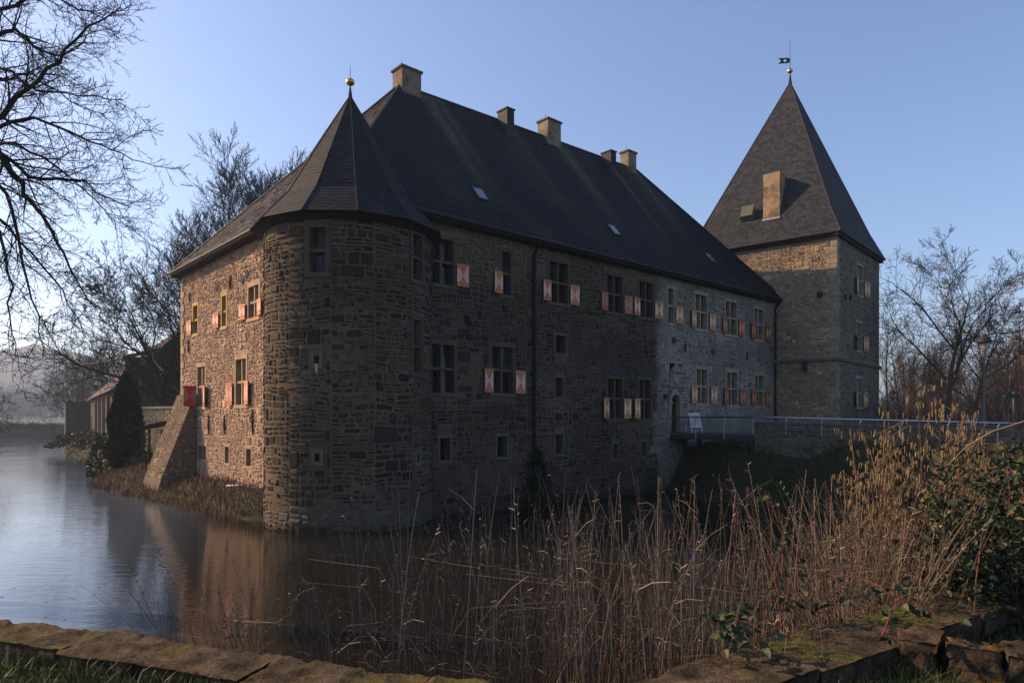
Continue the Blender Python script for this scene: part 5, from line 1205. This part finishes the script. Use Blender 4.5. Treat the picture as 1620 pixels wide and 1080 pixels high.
tag(blades(rng, 12000, pk_left, .13, .004, GC).build('grass', M['leaf']), 'dark winter grass in front of the left parapet', 'grass', kind='stuff')
tag(blades(rng, 9000, pk_right, .22, .004, GC).build('grass', M['leaf']), 'bright green grass tufts at the foot of the right parapet', 'grass', kind='stuff')
tag(blades(rng, 9000, pk_far, .15, .004, GC).build('grass', M['leaf']), 'dark green grass beyond the right parapet', 'grass', kind='stuff')
# rough dead grass and bracken along the castle bank and the other banks
def bank(n, x0, x1, y0, y1, h, w, cols, nm, lb, zlo=.0, zhi=9, smax=3.0, seed=1):
    rs = np.random.RandomState(seed); xs, ys = rs.uniform(x0, x1, n * 6), rs.uniform(y0, y1, n * 6); sdv = sdist(xs, ys); ok = (sdv > -.1) & (sdv < smax); xs, ys = xs[ok][:n], ys[ok][:n]; zs_ = hgt(xs, ys); it = iter(zip(xs.tolist(), ys.tolist(), zs_.tolist())); r = random.Random(seed)
    tag(blades(r, len(xs), lambda q: Vector(next(it)), h, w, cols, .5).build(nm, M['stalk']), lb, 'grass', kind='stuff')
DRY = [(.16, .085, .052), (.12, .066, .042), (.20, .12, .072), (.09, .055, .036)]
bank(15000, -28, -8.2, 27, 47, .34, .012, DRY, 'bank_grass', 'rough reddish dead grass on the castle bank left of the round tower', smax=5, seed=2)
bank(6000, -60, -26, 44, 90, .45, .02, DRY + [(.05, .06, .02)] * 3, 'bank_grass', 'rough grass on the far moat bank', smax=6, seed=3)
bank(9000, 7.5, 16, 26, 44, .3, .014, [(.03, .034, .014), (.05, .042, .022), (.075, .055, .034), (.10, .07, .045)], 'bank_grass', 'dark rough grass on the bank below the footbridge', smax=7, seed=4)
bank(9000, 4, 16, 8.5, 28, .35, .012, DRY + [(.05, .055, .02)] * 2, 'bank_grass', 'rough grass on the right bank of the moat', smax=6, seed=5)

# ================================================================== REEDS AND DEAD STALKS
rng = random.Random(19); mb = MB(); sc = [(.13, .092, .064), (.18, .13, .09), (.095, .066, .046), (.26, .195, .14), (.11, .077, .055), (.065, .05, .037)]
def stalk(mb, rng, px, Y, ytop, r=.0055, side=True, lean=.075):
    X_ = (px - CX) / F_PX * Y; zb = max(hz(X_, Y), -.05) - .05; zt = HC + (HY - ytop) / F_PX * Y; h = zt - zb
    if h < .3: return
    d = Vector((rng.gauss(0, lean), rng.gauss(0, lean * .7), 1)); n = 6; pts = []; bend = Vector((rng.gauss(0, .10), rng.gauss(0, .08), 0)); kink = rng.random() < .12
    for i in range(n + 1):
        t = i / n; p = Vector((X_, Y, zb)) + Vector((d.x * h * t, d.y * h * t, h * t)) + bend * h * t * t
        if kink and t > .6: p += Vector((rng.choice((-1, 1)) * .0, 0, -.0)) + Vector((math.copysign(1, bend.x) * (t - .6) * h * .9, 0, -(t - .6) * h * .9))
        pts.append(p)
    c = shade(rng, rng.choice(sc), .6, 1.3); rad = [r * (1 - .55 * i / n) for i in range(n + 1)]; mb.tube(pts, rad, 3, c)
    if side:
        for _ in range(rng.choice((0, 1, 1, 2, 3))):
            i = rng.randrange(2, n); a = rng.uniform(0, 6.28); l = rng.uniform(.08, .35); q = pts[i] + Vector((math.cos(a) * l * .8, math.sin(a) * l * .8, l * rng.uniform(-.2, .9))); mb.tube([pts[i], pts[i].lerp(q, .5) + Vector((0, 0, l * .08)), q], [r * .6, r * .5, r * .3], 3, c)
        if rng.random() < .3:
            for k in range(7):
                q = pts[-1].lerp(pts[-2], k / 6); e = q + Vector((rng.gauss(0, .025), rng.gauss(0, .025), rng.uniform(-.01, .04))); mb.tube([q, e], [.006, .003], 3, tuple(x * .8 for x in c))
for i in range(700):
    px = rng.triangular(455, 1330, 950) if i % 3 else rng.uniform(470, 1330); Y = rng.uniform(4.6, 8.2) if px > 560 else rng.uniform(5.2, 7.5)
    if noise.noise((px * .013, Y * .9, 5.0)) < -.12: continue
    yt = rng.gauss(885, 45) - (30 if 700 < px < 1300 else 0) + (40 if px < 600 else 0)
    stalk(mb, rng, px, Y, max(yt, 770), rng.uniform(.003, .0058))
for i in range(150): stalk(mb, rng, rng.uniform(560, 1330), rng.uniform(5, 7.5), rng.uniform(735, 850), rng.uniform(.004, .0062), True, .06)
for i in range(280): stalk(mb, rng, rng.uniform(470, 1350), rng.uniform(4.5, 7), rng.uniform(920, 1020), rng.uniform(.0025, .005), True, .2)
for i in range(60): stalk(mb, rng, rng.gauss(410, 35), rng.uniform(5.0, 6.2), rng.uniform(880, 1000), rng.uniform(.002, .004), True, .25)
for i in range(24): stalk(mb, rng, rng.uniform(260, 420), rng.uniform(5.0, 6.0), rng.uniform(880, 990), rng.uniform(.002, .0035), True, .2)
tag(mb.build('dead_stalks', M['stalk']), 'tall dry reddish brown stalks growing between parapet and moat', 'reeds', kind='stuff')
# tangled dead stems under the hazel
mb = MB()
for i in range(820):
    px, Y = rng.triangular(1270, 1510, 1400), rng.uniform(5.8, 8.2); yt = rng.gauss(845, 45); stalk(mb, rng, px, Y, max(yt, 760), rng.uniform(.0025, .005), True, .3)
tag(mb.build('stem_tangle', M['stalk']), 'dense tangle of brown dead stems below the hazel bush', 'brush', kind='stuff')

# ================================================================== HAZEL WITH CATKINS
hc = (4.05, 7.1, hz(4.05, 7.1)); hzt = thing('hazel_bush', hc, 'hazel bush hung with yellow catkins at the right bank', 'shrub'); rng = random.Random(20); tips = []
for i in range(52):
    px, yt, Y = rng.uniform(1330, 1565), 0, rng.uniform(6.3, 7.9); yt = 640 + abs(px - 1455) * .55 + rng.uniform(-25, 120) if px < 1455 else 655 + abs(px - 1455) * .35 + rng.uniform(-45, 110)
    q = at(px, yt, Y); b0_ = Vector((hc[0] + rng.gauss(0, .3), hc[1] + rng.gauss(0, .25), hc[2] - .05)); m1 = b0_.lerp(q, .5) + Vector((rng.gauss(0, .05), rng.gauss(0, .05), .12)); pts = [b0_, b0_.lerp(m1, .5), m1, m1.lerp(q, .5) + Vector((rng.gauss(0, .02), 0, .03)), q]
    mb = MB().tube(pts, [.012, .010, .008, .006, .003], 4, shade(rng, (.16, .10, .065), .7, 1.2))
    for k in range(9):
        t = rng.uniform(.35, 1.0) * 4; j = min(int(t), 3); p = pts[j].lerp(pts[j + 1], t - j); a = rng.uniform(0, 6.28); l = rng.uniform(.1, .3); e = p + Vector((math.cos(a) * l, math.sin(a) * l * .6, l * .5)); mb.tube([p, e], [.004, .002], 3, (.15, .10, .065)); tips += [e, p.lerp(e, .6)]
    tips += [pts[3].lerp(q, rng.random()) for _ in range(4)] + [q]
    mb.build('stem', M['bark'], hzt)
def catkin_mesh(k):
    r = random.Random(k); mb = MB(); L = .045 + .015 * k; prof = [(.001, 0), (.0042, -.006), (.0048, -L * .5), (.0038, -L * .9), (.0008, -L)]
    mb.lathe((0, 0, 0), prof, 5, ((.25, .175, .075), (.20, .14, .068), (.30, .215, .095))[k]); return mb
cm = []
for k in range(3):
    o = catkin_mesh(k).build('catkin', M['catkin'], hzt); cm.append(o)
stuff = MB(); n_ = 0; rng.shuffle(tips); used = [False] * 3
for p in tips:
    for c in range(rng.choice((1, 1, 2, 3))):
        q = p + Vector((rng.gauss(0, .012), rng.gauss(0, .012), -.002)); k = rng.randrange(3)
        if n_ < 300:
            o = cm[k] if not used[k] else cm[k].copy()
            if used[k]: col.objects.link(o)
            used[k] = True; o.parent = hzt; o.matrix_parent_inverse = root_mat(hzt).inverted(); o.location = q; o.rotation_euler = (rng.gauss(0, .12), rng.gauss(0, .12), rng.uniform(0, 6)); n_ += 1
        else:
            me = cm[k].data; sx = rng.gauss(0, .1); stuff.add([(q.x + v.co.x + v.co.z * sx, q.y + v.co.y, q.z + v.co.z) for v in me.vertices], [tuple(f.vertices) for f in me.polygons], shade(rng, (.25, .175, .08), .75, 1.2))
if stuff.v: tag(stuff.build('catkins', M['catkin'], hzt), kind='stuff')

# ================================================================== BRAMBLES
def leaf_mesh(mb, rng, p, d, n, l, c):
    """folded pointed leaf of 8 triangles"""
    d = d.normalized(); s = d.cross(n).normalized(); n = s.cross(d); w = l * .36; f = rng.uniform(.08, .22) * l
    row = [(0, 0, 0), (.3, w, f), (.62, w * .85, f * .8), (1.0, 0, -.05 * l)]
    c_ = [p, p + d * l * .3 - n * .01, p + d * l * .62 - n * .012, p + d * l - n * .1 * l]; a = [p + d * l * .3 + s * w + n * f, p + d * l * .62 + s * w * .85 + n * f * .7]; b = [p + d * l * .3 - s * w + n * f, p + d * l * .62 - s * w * .85 + n * f * .7]
    vs = [c_[0], c_[1], c_[2], c_[3], a[0], a[1], b[0], b[1]]
    return mb.add([tuple(v) for v in vs], [(0, 4, 1), (1, 4, 5, 2), (2, 5, 3), (0, 1, 6), (1, 2, 7, 6), (2, 3, 7)], c)
LC = [(.018, .032, .013), (.024, .042, .016), (.014, .026, .012), (.022, .038, .018), (.05, .065, .024), (.09, .095, .04)]
def bramble(name, label, canes, nleaf, lsize, parts, seed, cane_c=(.13, .05, .04)):
    rng = random.Random(seed); t = thing(name, tuple(canes[0][0]), label, 'bramble'); st = MB(); lv = []
    for pts in canes:
        st.tube(pts, [.006 - .004 * i / (len(pts) - 1) for i in range(len(pts))], 4, shade(rng, cane_c, .7, 1.3))
    st.build('canes', M['bark'], t); stuff = MB()
    for i in range(nleaf):
        pts = rng.choice(canes); k = rng.randrange(1, len(pts)); p = pts[k - 1].lerp(pts[k], rng.random()) + Vector((rng.gauss(0, lsize * .8), rng.gauss(0, lsize * .8), rng.gauss(0, lsize * .6)))
        d = Vector((rng.gauss(0, 1), rng.gauss(0, 1), rng.gauss(-.3, .5))); n = Vector((rng.gauss(0, .45), rng.gauss(-.3, .45), 1)).normalized(); c = shade(rng, rng.choice(LC), .7, 1.4); l = lsize * rng.uniform(.65, 1.3)
        if i < parts: leaf_mesh(MB(), rng, p, d, n, l, c).build('leaf', M['leaf'], t)
        else: leaf_mesh(stuff, rng, p, d, n, l, c)
    if stuff.v: tag(stuff.build('leaves', M['leaf'], t), kind='stuff')
    return t
rng = random.Random(24)
def arch(p, q, h, n=7): return [p.lerp(q, i / n) + Vector((rng.gauss(0, .02), rng.gauss(0, .02), 4 * h * (i / n) * (1 - i / n))) for i in range(n + 1)]
canes = []
for i in range(95):
    px, py, Y = rng.triangular(1400, 1660, 1600), rng.uniform(690, 940), rng.uniform(5.7, 7.4)
    if py < 690 + max(0, 1500 - px) * .9: py += 80
    q = at(px, py, Y); b0_ = Vector((q.x + rng.gauss(.2, .4), Y + rng.gauss(0, .3), 0)); b0_.z = hz(b0_.x, b0_.y); canes.append(arch(b0_, q, rng.uniform(.05, .35)))
bramble('bramble_thicket', 'dark green bramble thicket at the right edge behind the parapet', canes, 5200, .07, 300, 25)
canes = []
for i in range(16):
    px, py, Y = rng.uniform(1150, 1330), rng.uniform(760, 960), rng.uniform(5.4, 6.6); q = at(px, py, Y); b0_ = Vector((q.x + rng.gauss(.1, .2), Y, hz(q.x, Y))); canes.append(arch(b0_, q, .1))
bramble('bramble_shoots', 'loose bramble shoots climbing among the dead stalks', canes, 190, .06, 190, 26)
canes = [[at(1160, 985, 4.55), at(1175, 1000, 4.45), at(1190, 1018, 4.35), at(1205, 1030, 4.25)], [at(1150, 975, 4.7), at(1185, 985, 4.6), at(1225, 1010, 4.4)], [at(1140, 980, 4.7), at(1150, 1000, 4.5), at(1165, 1010, 4.4)]]
bramble('bramble_sprig', 'leafy bramble sprig hanging over the mossy parapet centre right', canes, 52, .08, 52, 27)
canes = [[at(1395, 1005, 4.55), at(1408, 975, 4.6), at(1418, 950, 4.75), at(1390, 925, 4.95), at(1360, 915, 5.2)], [at(1418, 950, 4.75), at(1445, 958, 4.7), at(1470, 960, 4.65), at(1480, 975, 4.6)]]
bramble('bramble_sprig', 'bramble sprig with reddish cane trailing over the parapet corner', canes, 24, .07, 24, 28, (.22, .05, .05))
canes = [[at(1230, 965, 5.1), at(1260, 958, 5.15), at(1300, 955, 5.25), at(1340, 948, 5.35)], [at(1300, 955, 5.25), at(1400, 935, 5.5), at(1450, 925, 5.7), at(1500, 930, 5.8)]]
bramble('bramble_sprig', 'low bramble runner along the far edge of the mossy parapet', canes, 60, .06, 60, 29)
canes = [[at(1500, 735, 6.2), at(1530, 705, 6.0), at(1570, 682, 5.9), at(1640, 660, 5.8)]]
t_ = MB().tube([p for p in canes[0]], [.004, .005, .006, .007], 5, (.24, .165, .11)); tag(t_.build('arching_stem', M['stalk']), 'pale arching dead stem reaching in from the right edge', 'stem')
# white plastic litter on the castle bank
lx = LW.px(372, 770)[0]; p = at(372, 769, 31.0); p.z = hz(p.x, p.y); mb = MB(); rng = random.Random(30); n_ = 9
for i in range(n_):
    for j in range(4): mb.v.append((p.x - .4 + .1 * i, p.y + .08 * j - .1, p.z + .06 + .07 * noise.noise((i * .7, j * .9, 1)) + .05 * (1 - abs(j - 1.5) / 1.5))); mb.c.append((.75, .75, .8))
mb.f = [(i * 4 + j, (i + 1) * 4 + j, (i + 1) * 4 + j + 1, i * 4 + j + 1) for i in range(n_ - 1) for j in range(3)]; mb.m = [0] * len(mb.f)
tag(mb.build('plastic_sheet', M['plain_tint'], smooth=True), 'crumpled white plastic sheet lying on the castle bank', 'litter')

# dead leaves and scum drifting on the moat
rng = random.Random(34); mb = MB()
for i in range(300):
    px, py = (rng.uniform(0, 700), rng.uniform(760, 985)) if i % 3 else (rng.gauss(230, 60), rng.gauss(830, 12)); Y = F_PX * HC / max(py - HY, 20); X_ = (px - CX) / F_PX * Y
    if sdist([X_], [Y])[0] > -.2: continue
    a = rng.uniform(0, 6.28); l = rng.uniform(.02, .055); d = Vector((math.cos(a), math.sin(a), 0)) * l; e = Vector((-math.sin(a), math.cos(a), 0)) * l * .5; p = Vector((X_, Y, .006))
    mb.add([tuple(p - d), tuple(p + e), tuple(p + d + Vector((0, 0, .01))), tuple(p - e)], [(0, 1, 2, 3)], shade(rng, (.08, .055, .03), .5, 1.4))
tag(mb.build('floating_leaves', M['stalk']), 'scattered dead leaves floating on the moat', 'leaves', kind='stuff')

# ================================================================== HAZE
mb = MB(); f = Fr((0, 0, 0), (1, 0, 0), (0, -1, 0)); mb.box(f, -2400, 2400, -4.5, 190, -2500, 400)
hzm = bpy.data.materials.new('haze'); hzm.use_nodes = True; hn = hzm.node_tree; hn.nodes.clear(); ho = hn.nodes.new('ShaderNodeOutputMaterial'); pv = hn.nodes.new('ShaderNodeVolumePrincipled')
pv.inputs['Color'].default_value = (.62, .79, 1.0, 1); pv.inputs['Density'].default_value = .0004; pv.inputs['Anisotropy'].default_value = .4; hn.links.new(pv.outputs[0], ho.inputs['Volume'])
tag(mb.build('haze', hzm), 'thin winter haze over the whole valley', 'haze', kind='stuff')
